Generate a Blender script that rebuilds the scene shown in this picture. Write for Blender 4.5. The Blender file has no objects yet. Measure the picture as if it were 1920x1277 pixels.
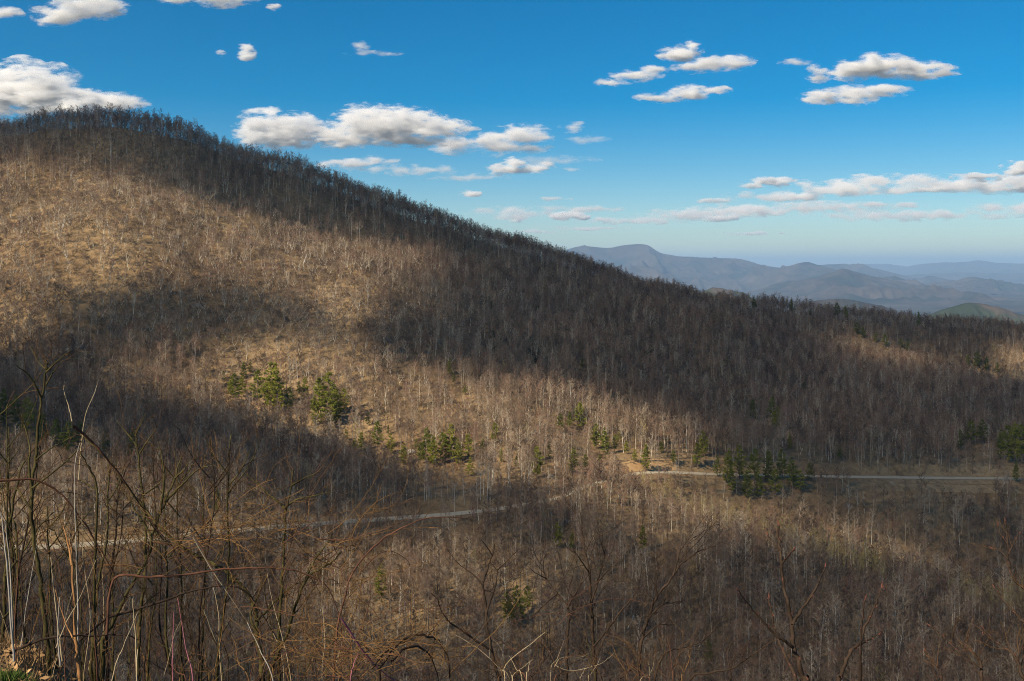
import bpy, math, random
import numpy as np
from mathutils import Vector, noise as mnoise

SEED = 7
random.seed(SEED)
rng = np.random.default_rng(SEED)
R = math.radians
scene = bpy.context.scene
C = scene.collection

# ------------------------------------------------------------------ camera, sky, sun, exposure
F = 1867.0          # focal length in pixels of the 1920 wide photograph (35 mm on 36 mm)
HOR = 500.0         # image row of the horizon
cam = bpy.data.cameras.new('camera')
cam.lens = 35.0
cam.sensor_width = 36.0
cam.clip_start = 0.1
cam.clip_end = 150000.0
cam.shift_y = (HOR - 638.5) / 1920.0
cam_o = bpy.data.objects.new('camera', cam)
C.objects.link(cam_o)
cam_o.location = (0, 0, 0)
cam_o.rotation_euler = (R(90), 0, 0)
scene.camera = cam_o

SUN_EL = R(38)
SUN_AZ = R(-132)            # clockwise from +Y: the sun stands to the left and a little behind the camera
sun_dir = Vector((math.sin(SUN_AZ) * math.cos(SUN_EL), math.cos(SUN_AZ) * math.cos(SUN_EL), math.sin(SUN_EL)))

world = bpy.data.worlds.new('World')
scene.world = world
world.use_nodes = True
wn = world.node_tree.nodes
wl = world.node_tree.links
wn.clear()
wo = wn.new('ShaderNodeOutputWorld')
bg = wn.new('ShaderNodeBackground')
sky = wn.new('ShaderNodeTexSky')
sky.sky_type = 'NISHITA'
sky.sun_disc = False
sky.sun_elevation = SUN_EL
sky.sun_rotation = SUN_AZ
sky.altitude = 900
sky.air_density = 1.0
sky.dust_density = 0.3
sky.ozone_density = 3.0
hs = wn.new('ShaderNodeHueSaturation')
hs.inputs['Saturation'].default_value = 1.68
hs.inputs['Hue'].default_value = 0.495
wl.new(sky.outputs[0], hs.inputs['Color'])
wl.new(hs.outputs[0], bg.inputs['Color'])
bg.inputs['Strength'].default_value = 0.067
wl.new(bg.outputs[0], wo.inputs['Surface'])

sl = bpy.data.lights.new('sun', 'SUN')
sl.energy = 5.0
sl.angle = R(0.55)
sl.color = (1.0, 0.85, 0.64)
sun_o = bpy.data.objects.new('sun', sl)
C.objects.link(sun_o)
sun_o.rotation_euler = sun_dir.to_track_quat('Z', 'Y').to_euler()

scene.view_settings.view_transform = 'Standard'
scene.view_settings.look = 'None'
scene.view_settings.gamma = 1.0
scene.view_settings.use_curve_mapping = False
scene.view_settings.exposure = 0.58
cy = scene.cycles
HAZE = 3.6e-5
cy.max_bounces = 8
cy.diffuse_bounces = 1
cy.glossy_bounces = 1
cy.transmission_bounces = 2
cy.volume_bounces = 5
cy.transparent_max_bounces = 8
cy.caustics_reflective = False
cy.caustics_refractive = False
cy.use_denoising = True
cy.denoiser = 'OPENIMAGEDENOISE'
cy.denoising_prefilter = 'NONE'
cy.pixel_filter_type = 'BLACKMAN_HARRIS'
cy.filter_width = 1.0
cy.volume_step_rate = 1.0
cy.volume_max_steps = 128


# ------------------------------------------------------------------ helpers
def mesh_obj(name, verts, faces, mat=None, parent=None, smooth=False, link=True):
    me = bpy.data.meshes.new(name)
    me.from_pydata([tuple(v) for v in verts] if not isinstance(verts, np.ndarray) else verts.tolist(), [], faces)
    if mat is not None:
        for m in (mat if isinstance(mat, (list, tuple)) else [mat]):
            me.materials.append(m)
    if smooth:
        me.polygons.foreach_set('use_smooth', np.ones(len(me.polygons), dtype=bool))
    o = bpy.data.objects.new(name, me)
    if link:
        C.objects.link(o)
    if parent is not None:
        o.parent = parent
    return o


def empty(name, loc):
    o = bpy.data.objects.new(name, None)
    o.empty_display_size = 0.2
    C.objects.link(o)
    o.location = loc
    return o


def tag(o, label=None, cat=None, group=None, kind=None):
    if label: o['label'] = label
    if cat: o['category'] = cat
    if group: o['group'] = group
    if kind: o['kind'] = kind
    return o


def _hash2(ix, iy, seed):
    h = (ix.astype(np.int64) * 374761393 + iy.astype(np.int64) * 668265263 + seed * 974634777) & 0xFFFFFFFF
    h = ((h ^ (h >> 13)) * 1274126177) & 0xFFFFFFFF
    h = h ^ (h >> 16)
    return (h & 0xFFFF) / 65535.0


def vnoise(x, y, seed=0):
    ix = np.floor(x); iy = np.floor(y)
    fx = x - ix; fy = y - iy
    fx = fx * fx * fx * (fx * (fx * 6 - 15) + 10); fy = fy * fy * fy * (fy * (fy * 6 - 15) + 10)
    a = _hash2(ix, iy, seed); b = _hash2(ix + 1, iy, seed)
    c = _hash2(ix, iy + 1, seed); d = _hash2(ix + 1, iy + 1, seed)
    return (a * (1 - fx) + b * fx) * (1 - fy) + (c * (1 - fx) + d * fx) * fy - 0.5


def fbm(x, y, octaves=4, seed=0):
    x = np.asarray(x, float); y = np.asarray(y, float)
    s = 0; a = 1.0
    for i in range(octaves):
        s = s + a * vnoise(x, y, seed + i)
        x = x * 2.03 + 17.1; y = y * 2.03 - 9.7; a *= 0.5
    return s


def ridged(x, y, octaves=4, seed=0):
    x = np.asarray(x, float); y = np.asarray(y, float)
    s = 0; a = 1.0
    for i in range(octaves):
        s = s + a * (1 - np.abs(vnoise(x, y, seed + i)) * 4)
        x = x * 2.07 + 31.1; y = y * 2.07 - 5.7; a *= 0.5
    return s


def vnoise3(P, seed=0):
    I = np.floor(P); Fr = P - I; Fr = Fr * Fr * (3 - 2 * Fr)
    out = 0
    for dx in (0, 1):
        for dy in (0, 1):
            for dz in (0, 1):
                w = (Fr[:, 0] if dx else 1 - Fr[:, 0]) * (Fr[:, 1] if dy else 1 - Fr[:, 1]) * (Fr[:, 2] if dz else 1 - Fr[:, 2])
                out = out + w * _hash2(I[:, 0] + dx + 57 * (I[:, 2] + dz), I[:, 1] + dy + 113 * (I[:, 2] + dz), seed)
    return out - 0.5


def pchip_slopes(X, Y):
    """monotone slopes, last axis = knots"""
    h = np.diff(X, axis=-1); h = np.maximum(h, 1e-6)
    d = np.diff(Y, axis=-1) / h
    m = np.zeros_like(Y)
    w1 = 2 * h[..., 1:] + h[..., :-1]; w2 = h[..., 1:] + 2 * h[..., :-1]
    same = d[..., :-1] * d[..., 1:] > 0
    dd0 = np.where(same, d[..., :-1], 1.0); dd1 = np.where(same, d[..., 1:], 1.0)
    m[..., 1:-1] = np.where(same, (w1 + w2) / (w1 / dd0 + w2 / dd1), 0.0)
    m[..., 0] = d[..., 0]; m[..., -1] = d[..., -1]
    return m


def pchip_eval(X, Y, M, q):
    """X, Y, M: (n, K); q: (n,)"""
    k = np.clip((q[:, None] >= X).sum(1) - 1, 0, X.shape[1] - 2)
    i = np.arange(len(q))
    x0 = X[i, k]; x1 = X[i, k + 1]; h = np.maximum(x1 - x0, 1e-6)
    t = np.clip((q - x0) / h, 0, 1)
    y0 = Y[i, k]; y1 = Y[i, k + 1]; m0 = M[i, k] * h; m1 = M[i, k + 1] * h
    t2 = t * t; t3 = t2 * t
    return y0 * (2 * t3 - 3 * t2 + 1) + m0 * (t3 - 2 * t2 + t) + y1 * (-2 * t3 + 3 * t2) + m1 * (t3 - t2)


# ------------------------------------------------------------------ the mountain: profile knots by bearing
US = [-900, -450, 0, 200, 400, 640, 850, 1040, 1110, 1180, 1350, 1500, 1700, 1920, 2350, 2900]
K_TAB = [
    # near ground, hill below the overlook
    ([0.0] * 16, [-1.65] * 16),
    ([3.0] * 16, [-1.75, -1.75, -1.78, -1.85] + [-1.9] * 12),
    ([5.6] * 16, [-2.1, -2.15, -2.2, -2.55] + [-3.0] * 12),
    ([24] * 16, [-12.5, -12.5, -12.7, -13.2, -13.5] + [-14] * 11),
    ([110] * 16, [-55, -57, -58, -60, -62, -64, -66, -67, -67, -68, -68, -68, -68, -69, -70, -70]),
    # valley floor at the foot of the frame
    ([215, 232, 250, 262, 278, 290, 298, 300, 300, 300, 300, 302, 305, 310, 310, 310],
     [-85, -97, -109, -115, -121, -126, -129, -130, -130, -130, -131, -133, -135, -138, -140, -142]),
    # near spur crest (right half) / slope (left half)
    ([262, 275, 288, 300, 318, 328, 340, 400, 455, 478, 452, 436, 424, 415, 405, 398],
     [-88, -98, -109, -114, -118, -121, -121, -112, -107, -109.5, -116.5, -125.5, -138, -148, -160, -170]),
    # dip behind the spur
    ([290, 300, 306, 318, 335, 350, 362, 412, 462, 486, 490, 490, 490, 490, 490, 490],
     [-88, -99, -109, -113, -117, -118, -117, -112, -111, -113, -139, -157, -169, -178, -184, -188]),
    # foot of the road bank
    ([302, 310, 318, 333, 353, 372, 386, 424, 468, 494, 518, 533, 550, 564, 575, 585],
     [-86, -97, -108, -112, -115, -115, -113, -109, -110, -111.5, -130, -140, -146, -151, -157, -163]),
    # road, outer edge
    ([325, 335, 345, 361, 381, 400, 412, 445, 482, 508, 545, 565, 585, 605, 620, 635],
     [-80, -90, -98.6, -101.5, -103, -103.8, -103.5, -105, -106.6, -107.2, -114.7, -119.8, -125, -130, -136, -142]),
    # road, inner edge
    ([334, 344, 354, 370, 390, 409, 421, 454, 491, 517, 554, 574, 594, 614, 629, 644],
     [-79.8, -89.8, -98.4, -101.3, -102.8, -103.6, -103.3, -104.8, -106.4, -107, -114.5, -119.6, -124.8, -129.8, -135.8, -141.8]),
    # top of the cut bank
    ([342, 352, 362, 378, 398, 417, 429, 462, 499, 525, 562, 582, 602, 622, 637, 652],
     [-75, -85, -93.5, -96.5, -98.5, -100, -99.5, -101, -102.3, -102.5, -109.5, -114.5, -120, -125, -131, -138]),
    # crest of the shaded spur (left) / slope (right)
    ([470, 480, 485, 485, 485, 470, 460, 500, 545, 585, 640, 680, 700, 720, 735, 750],
     [-35, -48, -61, -77, -88, -99, -98, -97, -98, -98, -104, -109, -114, -120, -128, -136]),
    # hollow behind it
    ([500, 508, 512, 512, 512, 500, 498, 540, 590, 630, 705, 760, 780, 795, 805, 815],
     [-34, -48, -64, -80, -91, -98, -95, -91, -92, -92, -98, -103, -108, -116, -126, -135]),
    # middle of the slope / shoulder (right)
    ([670, 675, 680, 690, 700, 720, 740, 780, 805, 830, 900, 1000, 945, 880, 860, 850],
     [34, 28, 20, 18, 8, -12, -30, -45, -52, -58, -70, -88, -104, -117, -135, -150]),
    # upper slope / ravine behind the shoulder (right)
    ([770, 775, 780, 790, 810, 850, 880, 920, 945, 970, 1040, 1085, 1060, 1010, 990, 980],
     [84, 80, 72, 74, 62, 26, -4, -23, -32, -41, -61, -82, -132, -150, -170, -185]),
    # crest
    ([840, 845, 850, 855, 880, 930, 980, 1040, 1065, 1090, 1140, 1180, 1180, 1150, 1140, 1130],
     [96, 106, 113, 118, 103, 70, 33, 1, -11, -23, -45, -53, -67, -83, -112, -140]),
    ([970, 975, 980, 985, 1010, 1060, 1110, 1170, 1195, 1220, 1265, 1290, 1290, 1265, 1260, 1250],
     [52, 58, 62, 66, 52, 20, -18, -48, -61, -74, -104, -118, -130, -145, -170, -190]),
    ([1900] * 16, [-440] * 16),
    ([2600] * 16, [-470] * 16),
]
UD = np.arange(-900, 2901, 4.0)
_us = np.array(US, float)[None, :]


def _dense(row):
    y = np.array(row, float)[None, :]
    m = pchip_slopes(_us, y)
    n = len(UD)
    return pchip_eval(np.repeat(_us, n, 0), np.repeat(y, n, 0), np.repeat(m, n, 0), UD)


KY = np.stack([_dense(r[0]) for r in K_TAB], 1)   # (nu, K)
KZ = np.stack([_dense(r[1]) for r in K_TAB], 1)
KM = pchip_slopes(KY, KZ)
ROAD_OUT, ROAD_IN, CUT_TOP, BANK_FOOT, CREST = 9, 10, 11, 8, 16


def col(arr, u):
    f = np.clip((u - UD[0]) / 4.0, 0, len(UD) - 1.001)
    i = f.astype(int); t = (f - i)[:, None]
    return arr[i] * (1 - t) + arr[i + 1] * t


def terrain(x, y):
    """ground height at world x, y (y > 0)"""
    x = np.atleast_1d(np.asarray(x, float)); y = np.atleast_1d(np.asarray(y, float))
    u = 960 + F * x / np.maximum(y, 0.05)
    u = np.clip(u, -900, 2899)
    ky = col(KY, u); kz = col(KZ, u); km = pchip_slopes(ky, kz)
    z = pchip_eval(ky, kz, km, y)
    rd = np.abs(y - 0.5 * (ky[:, ROAD_OUT] + ky[:, ROAD_IN]))
    calm = np.clip((rd - 8) / 40, 0, 1)
    far = np.clip((y - 30) / 200, 0, 1)
    up = np.clip((y - ky[:, 13]) / 120, 0, 1) * np.clip((ky[:, CREST] + 30 - y) / 60, 0.15, 1)
    z = z + calm * far * (fbm(x / 60, y / 60, 2, 3) * 4.5 + fbm(x / 9, y / 9, 2, 5) * .5) + up * calm * (fbm(x / 95, y / 230, 3, 11) * 16.0)
    near = np.clip((20 - y) / 15, 0, 1)
    z = z + near * fbm(x * 1.3, y * 1.3, 3, 21) * 0.06
    return z


def to_px(x, y, z):
    return 960 + F * x / y, HOR - F * z / y


def at(u, v, Y):
    return Vector(((u - 960) / F * Y, Y, (HOR - v) / F * Y))


_ys = np.concatenate([np.arange(180, 1330, 1.5)])


def hit(u, v):
    """first point where the sight line through (u, v) meets the ground"""
    x = (u - 960) / F * _ys
    z = (HOR - v) / F * _ys
    t = terrain(x, _ys)
    below = np.where(t >= z)[0]
    i = below[0] if len(below) else int(np.argmin(np.abs(t - z)))
    return Vector((float(x[i]), float(_ys[i]), float(t[i])))


# ------------------------------------------------------------------ materials
def new_mat(name):
    m = bpy.data.materials.new(name)
    m.use_nodes = True
    nt = m.node_tree
    b = nt.nodes['Principled BSDF']
    b.inputs['Roughness'].default_value = 0.9
    b.inputs['Specular IOR Level'].default_value = 0.12
    return m, nt, b


def ramp(nt, stops, interp='LINEAR'):
    r = nt.nodes.new('ShaderNodeValToRGB')
    r.color_ramp.interpolation = interp
    e = r.color_ramp.elements
    while len(e) < len(stops): e.new(0.5)
    for k, (p, c) in zip(e, stops):
        k.position = p
        k.color = (*c, 1)
    return r


def noise_node(nt, scale, detail=4, rough=0.55, coord='Object'):
    tc = nt.nodes.new('ShaderNodeTexCoord')
    n = nt.nodes.new('ShaderNodeTexNoise')
    n.inputs['Scale'].default_value = scale
    n.inputs['Detail'].default_value = detail
    n.inputs['Roughness'].default_value = rough
    nt.links.new(tc.outputs[coord], n.inputs['Vector'])
    return n


def mat_random(name, stops, nscale=None, amount=0.25, interp='LINEAR'):
    """colour drawn per plant from a ramp, with fine mottling"""
    m, nt, b = new_mat(name)
    oi = nt.nodes.new('ShaderNodeObjectInfo')
    r = ramp(nt, stops, interp)
    nt.links.new(oi.outputs['Random'], r.inputs['Fac'])
    if nscale:
        n = noise_node(nt, nscale, 3)
        mp = nt.nodes.new('ShaderNodeMapRange')
        mp.inputs['From Min'].default_value = 0.3; mp.inputs['From Max'].default_value = 0.7
        mp.inputs['To Min'].default_value = 1 - amount; mp.inputs['To Max'].default_value = 1 + amount
        nt.links.new(n.outputs['Fac'], mp.inputs['Value'])
        mx = nt.nodes.new('ShaderNodeVectorMath'); mx.operation = 'SCALE'
        nt.links.new(r.outputs[0], mx.inputs[0]); nt.links.new(mp.outputs[0], mx.inputs['Scale'])
        nt.links.new(mx.outputs[0], b.inputs['Base Color'])
    else:
        nt.links.new(r.outputs[0], b.inputs['Base Color'])
    return m


def mat_noise(name, stops, scale, detail=5, bump=0.0, rough=0.9):
    m, nt, b = new_mat(name)
    n = noise_node(nt, scale, detail, 0.6)
    r = ramp(nt, stops)
    nt.links.new(n.outputs['Fac'], r.inputs['Fac'])
    nt.links.new(r.outputs[0], b.inputs['Base Color'])
    b.inputs['Roughness'].default_value = rough
    if bump:
        bp = nt.nodes.new('ShaderNodeBump')
        bp.inputs['Strength'].default_value = bump
        nt.links.new(n.outputs['Fac'], bp.inputs['Height'])
        nt.links.new(bp.outputs[0], b.inputs['Normal'])
    return m


M = {}
M['bark'] = mat_random('grey_bark', [(0.0, (.11, .085, .063)), (.4, (.25, .20, .15)), (.75, (.42, .355, .27)), (1, (.74, .67, .55))], 1.5)
M['twig'] = mat_random('bare_twigs', [(0.0, (.075, .050, .038)), (.2, (.17, .115, .078)), (.45, (.28, .20, .132)), (.65, (.28, .155, .105)), (.85, (.36, .265, .175)), (1, (.46, .36, .245))])
M['bud_twig'] = mat_random('budding_twigs', [(0.0, (.36, .28, .11)), (.5, (.42, .34, .14)), (1, (.32, .26, .12))])
M['oak_bark'] = mat_random('oak_bark', [(0.0, (.20, .155, .115)), (.4, (.34, .28, .21)), (.7, (.52, .46, .36)), (1, (.70, .64, .53))], 1.5)
M['pale_bark'] = mat_random('pale_bark', [(0.0, (.50, .46, .38)), (1, (.66, .62, .54))], 1.0)
M['needles'] = mat_random('pine_needles', [(0.0, (.11, .130, .022)), (.5, (.175, .190, .026)), (1, (.25, .245, .036))], 0.5, 0.35)
M['pine_bark'] = mat_noise('pine_bark', [(.3, (.10, .075, .055)), (.7, (.22, .17, .13))], 3)
M['dark_needles'] = mat_random('laurel_leaves', [(0.0, (.030, .045, .020)), (1, (.055, .075, .025))], 0.5, 0.3)

# leaf litter ground
m, nt, b = new_mat('leaf_litter')
n1 = noise_node(nt, 0.012, 6, 0.62); n2 = noise_node(nt, 0.25, 8, 0.7); n3 = noise_node(nt, 0.06, 4, 0.6)
r1 = ramp(nt, [(.30, (.165, .105, .055)), (.50, (.28, .19, .098)), (.72, (.38, .27, .145))])
nt.links.new(n1.outputs['Fac'], r1.inputs['Fac'])
r2 = ramp(nt, [(.30, (.45, .42, .40)), (.55, (.95, .95, .95)), (.75, (1.25, 1.22, 1.18))])
nt.links.new(n2.outputs['Fac'], r2.inputs['Fac'])
mx = nt.nodes.new('ShaderNodeMix'); mx.data_type = 'RGBA'; mx.blend_type = 'MULTIPLY'; mx.inputs['Factor'].default_value = 1
nt.links.new(r1.outputs[0], mx.inputs['A']); nt.links.new(r2.outputs[0], mx.inputs['B'])
r3 = ramp(nt, [(.66, (0, 0, 0)), (.74, (1, 1, 1))])
nt.links.new(n3.outputs['Fac'], r3.inputs['Fac'])
mx2 = nt.nodes.new('ShaderNodeMix'); mx2.data_type = 'RGBA'
nt.links.new(r3.outputs[0], mx2.inputs['Factor'])
nt.links.new(mx.outputs['Result'], mx2.inputs['A'])
mx2.inputs['B'].default_value = (.36, .32, .26, 1)
nt.links.new(mx2.outputs['Result'], b.inputs['Base Color'])
bp = nt.nodes.new('ShaderNodeBump'); bp.inputs['Strength'].default_value = 0.6; bp.inputs['Distance'].default_value = 1.0
nt.links.new(n2.outputs['Fac'], bp.inputs['Height']); nt.links.new(bp.outputs[0], b.inputs['Normal'])
M['litter'] = m
M['road'] = mat_noise('pale_asphalt', [(.3, (.38, .32, .22)), (.7, (.53, .46, .33))], 0.8)
M['verge'] = mat_noise('dry_verge_grass', [(.3, (.17, .100, .048)), (.7, (.30, .195, .095))], 0.5)
M['clay'] = mat_noise('orange_clay', [(.3, (.42, .24, .10)), (.7, (.58, .37, .18))], 0.3)
M['rock'] = mat_noise('pale_rock', [(.3, (.22, .19, .15)), (.7, (.38, .34, .28))], 0.6, 6, 0.5)

# ------------------------------------------------------------------ clouds
def cloud_mat(px_m, dens, grain, blobs):
    """vapour thinning out from the blobs' middles, broken up by noise"""
    m = bpy.data.materials.new('cloud_vapour'); m.use_nodes = True
    nt = m.node_tree; nt.nodes.clear(); L = nt.links.new
    out = nt.nodes.new('ShaderNodeOutputMaterial'); vs = nt.nodes.new('ShaderNodeVolumeScatter')
    vs.inputs['Color'].default_value = (.995, .995, .995, 1); vs.inputs['Anisotropy'].default_value = .0
    tc = nt.nodes.new('ShaderNodeTexCoord')
    def vm(op, a, b=None):
        n = nt.nodes.new('ShaderNodeVectorMath'); n.operation = op
        for k, q in enumerate((a, b)):
            if q is None: continue
            if isinstance(q, tuple): n.inputs[k].default_value = q
            else: L(q, n.inputs[k])
        return n
    def ma(op, a, b, c=None):
        n = nt.nodes.new('ShaderNodeMath'); n.operation = op
        for k, q in enumerate((a, b, c)):
            if q is None: continue
            if isinstance(q, (int, float)): n.inputs[k].default_value = q
            else: L(q, n.inputs[k])
        return n.outputs[0]
    best = None
    for c, r_ in blobs:
        d = vm('MULTIPLY', vm('SUBTRACT', tc.outputs['Object'], c).outputs[0], tuple(1 / q for q in r_))
        ln = vm('LENGTH', d.outputs[0]).outputs['Value']
        best = ln if best is None else ma('SMOOTH_MIN', best, ln, .25)
    mp = nt.nodes.new('ShaderNodeMapping')
    mp.inputs['Scale'].default_value = (.38 / grain, .8 / grain, 1.15 / grain)
    mp.inputs['Rotation'].default_value = (0, .35, 0)
    mp.inputs['Location'].default_value = (random.uniform(0, 40), 0, 0)
    nz = nt.nodes.new('ShaderNodeTexNoise'); nz.inputs['Scale'].default_value = 1.0; nz.inputs['Detail'].default_value = 5; nz.inputs['Roughness'].default_value = .66
    L(tc.outputs['Object'], mp.inputs['Vector']); L(mp.outputs[0], nz.inputs['Vector'])
    h = ma('SUBTRACT', 1.0, best)
    h = ma('ADD', h, ma('MULTIPLY', ma('SUBTRACT', nz.outputs['Fac'], .535), 4.6))
    mr = nt.nodes.new('ShaderNodeMapRange')
    mr.inputs['From Min'].default_value = .05; mr.inputs['From Max'].default_value = .95
    mr.inputs['To Min'].default_value = 0; mr.inputs['To Max'].default_value = dens / px_m
    L(h, mr.inputs['Value']); L(mr.outputs[0], vs.inputs['Density'])
    L(vs.outputs[0], out.inputs['Volume'])
    return m


def ellipsoid(c, r, seg=14, rings=9):
    V = []; Fc = []
    for i in range(rings + 1):
        th = math.pi * i / rings
        for j in range(seg):
            ph = 2 * math.pi * j / seg
            V.append((c[0] + r[0] * math.sin(th) * math.cos(ph), c[1] + r[1] * math.sin(th) * math.sin(ph), c[2] + r[2] * math.cos(th)))
    for i in range(rings):
        for j in range(seg):
            j2 = (j + 1) % seg
            Fc.append((i * seg + j, (i + 1) * seg + j, (i + 1) * seg + j2, i * seg + j2))
    return V, Fc


def cloud(label, lumps, alt=1500.0, dens=.20, soft=.5, seed=0, D=None):
    r = random.Random(seed + 1000)
    lumps = [(u, v, ru * 1.12, rv * (1.32 if v < 320 else 1.55)) for u, v, ru, rv in lumps]
    vb = max(l[1] + l[3] * .8 for l in lumps)
    Y = D or alt * F / (HOR - vb)
    uc = sum(l[0] for l in lumps) / len(lumps); vc = sum(l[1] for l in lumps) / len(lumps)
    k = Y / F
    V = []; Fc = []; blobs = []
    mn = min(min(l[2], l[3]) for l in lumps)
    for (u, v, ru, rv) in lumps:
        e = ((u - uc), r.uniform(-.3, .3) * rv, vc - v)
        rd = min(ru * .9, rv * 2.0)
        blobs.append((e, (ru * 1.05, rd, rv * 1.05)))
        v_, f_ = ellipsoid(e, (ru * 1.22, rd * 1.2, rv * 1.25)); n0 = len(V); V += v_; Fc += [tuple(i + n0 for i in f) for f in f_]
    tmp = mesh_obj('cloud_tmp', V, Fc)
    md = tmp.modifiers.new('r', 'REMESH'); md.mode = 'VOXEL'
    ext = max(max(abs(p[0]) for p in V), max(abs(p[1]) for p in V))
    md.voxel_size = max(.8, min(mn * .2, 3), ext / 70)
    dg = bpy.context.evaluated_depsgraph_get()
    me = bpy.data.meshes.new_from_object(tmp.evaluated_get(dg))
    bpy.data.objects.remove(tmp)
    me.name = 'cloud'
    n = len(me.vertices)
    co = np.empty(n * 3, np.float32); me.vertices.foreach_get('co', co); co = co.reshape(-1, 3).astype(float)
    for o_ in range(2):
        q = co * (.9 / max(6, mn)) * 2.1 ** o_ + seed * 3.1
        co = co + np.stack([vnoise3(q + 11 * a_, seed + a_) for a_ in range(3)], 1) * min(6, mn * .35) * .6 ** o_
    me.vertices.foreach_set('co', co.ravel().astype(np.float32)); me.update()
    me.materials.clear(); me.materials.append(cloud_mat(k, dens * (1.25 if vc < 320 else 1.8), max(12.0, mn * 1.6), blobs))
    o = bpy.data.objects.new('cloud', me); C.objects.link(o)
    c = at(uc, vc, Y); o.location = c; o.scale = (k, k, k)
    tag(o, label, 'cloud', 'clouds in the blue sky')
    return o


CLOUDS = [
    ('big white cloud behind the left summit', [(-40, 172, 80, 42), (45, 170, 62, 40), (100, 172, 55, 34), (150, 188, 55, 22), (215, 192, 62, 12)], .22, .5),
    ('long white cloud at the top left', [(110, 24, 45, 13), (170, 13, 58, 17), (100, 40, 38, 7)], .16, .6),
    ('small cloud cut by the upper left edge of the picture', [(5, 25, 32, 9)], .16, .6),
    ('white cloud cut off by the top edge', [(345, -2, 45, 7), (420, -2, 55, 11)], .18, .6),
    ('tiny white cloud right of the one at the top edge', [(514, 13, 13, 5)], .25, .5),
    ('small white tuft of cloud high over the ridge', [(462, 98, 17, 11)], .32, .4),
    ('tiny puff left of the small white tuft', [(415, 100, 10, 4.5)], .28, .4),
    ('faint wisp of cloud in the upper middle', [(675, 90, 16, 10), (700, 100, 45, 4)], .07, .8),
    ('grey-white cloud touching the ridge line', [(485, 243, 40, 26), (530, 246, 65, 26), (500, 210, 34, 7), (575, 240, 36, 16)], .17, .55),
    ('largest white cloud with a flat grey base in the middle of the sky', [(690, 236, 58, 27), (740, 232, 76, 23), (810, 240, 62, 16), (865, 242, 30, 6), (640, 256, 45, 16), (750, 262, 95, 11)], .22, .5),
    ('ragged grey cloud right of the largest one', [(850, 272, 42, 12), (930, 266, 36, 20), (985, 254, 46, 15), (960, 278, 60, 8), (1072, 238, 22, 8)], .13, .65),
    ('thin grey cloud just above the ridge slope', [(660, 308, 55, 8), (705, 300, 35, 7)], .12, .65),
    ('small bright cloud with a level base in the middle', [(948, 316, 33, 9), (966, 307, 20, 9), (1003, 316, 32, 7), (1025, 309, 14, 4)], .26, .45),
    ('thin scrap of cloud beside the small bright one', [(1075, 317, 19, 3)], .12, .6),
    ('little white cloud above the ridge slope', [(880, 362, 18, 5)], .24, .45),
    ('flat grey scrap of cloud left of the far mountain', [(1040, 373, 27, 2.8)], .10, .6),
    ('compact white cloud at the top of the right-hand group', [(1275, 99, 36, 11), (1298, 88, 14, 9)], .24, .45),
    ('slanting ragged cloud at the left of the right-hand group', [(1150, 154, 30, 6), (1195, 141, 42, 9), (1225, 131, 24, 7)], .16, .55),
    ('blurred white cloud in the middle of the right-hand group', [(1300, 126, 42, 8), (1345, 119, 48, 11), (1385, 113, 28, 9)], .16, .55),
    ('low two-humped cloud under the right-hand group', [(1235, 183, 40, 7), (1288, 175, 34, 11), (1340, 169, 28, 6)], .22, .45),
    ('small faint cloud between the two right-hand groups', [(1490, 117, 27, 5)], .12, .6),
    ('large white cloud of the upper right', [(1535, 138, 22, 12), (1605, 131, 45, 15), (1650, 124, 50, 17), (1715, 131, 55, 13), (1765, 135, 34, 8)], .22, .5),
    ('ragged cloud hanging under the large one at upper right', [(1540, 181, 36, 11), (1600, 175, 45, 12), (1655, 170, 48, 9), (1612, 190, 30, 6)], .19, .5),
    ('grey-topped flat cloud at the left end of the long bank', [(1452, 341, 42, 6), (1405, 347, 22, 4)], .20, .5),
    ('long white bank of cloud across the right', [(1470, 368, 95, 7), (1590, 352, 110, 10), (1700, 340, 120, 9), (1820, 348, 120, 10), (1930, 345, 70, 12)], .17, .5),
    ('cloud rising at the right edge above the long bank', [(1912, 314, 30, 10), (1840, 332, 46, 5)], .22, .45),
    ('short cloud streak at the left tip of the long bank', [(1342, 377, 34, 3.5)], .18, .5),
    ('second long low bank of cloud under the first', [(1190, 414, 95, 5), (1300, 403, 85, 8), (1400, 394, 100, 8), (1550, 388, 120, 7), (1660, 384, 70, 4)], .16, .55),
    ('short white cloud in front of the second low bank', [(1345, 408, 45, 5)], .22, .5),
    ('small round cloud low left of the far mountain', [(1068, 405, 32, 7)], .22, .45),
    ('tiny low cloud beside the ridge crest', [(972, 410, 18, 5)], .16, .5),
    ('thin lowest streak of cloud over the far mountain', [(1100, 428, 90, 3), (1010, 434, 45, 3)], .10, .6),
    ('thin low streak of cloud right of the far mountain', [(1405, 438, 58, 3)], .14, .55),
    ('thin veil of cloud between the largest cloud and the ridge slope', [(760, 318, 90, 8), (880, 332, 70, 5)], .045, .65),
    ('thin veil of cloud right of the ragged grey one', [(1040, 300, 70, 7), (1100, 262, 45, 6)], .040, .65),
    ('faint veil of cloud low beside the ridge crest', [(960, 398, 70, 8), (1090, 392, 80, 5)], .06, .65),
    ('faint broad band of cloud low on the right', [(1700, 404, 170, 7), (1890, 390, 70, 8)], .10, .65),
]
for j, (lab, lumps, dens, soft) in enumerate(CLOUDS):
    low = max(l[1] for l in lumps) > 395
    cloud(lab, lumps, 1900.0 if low else 1500.0, dens, soft, j)

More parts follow.
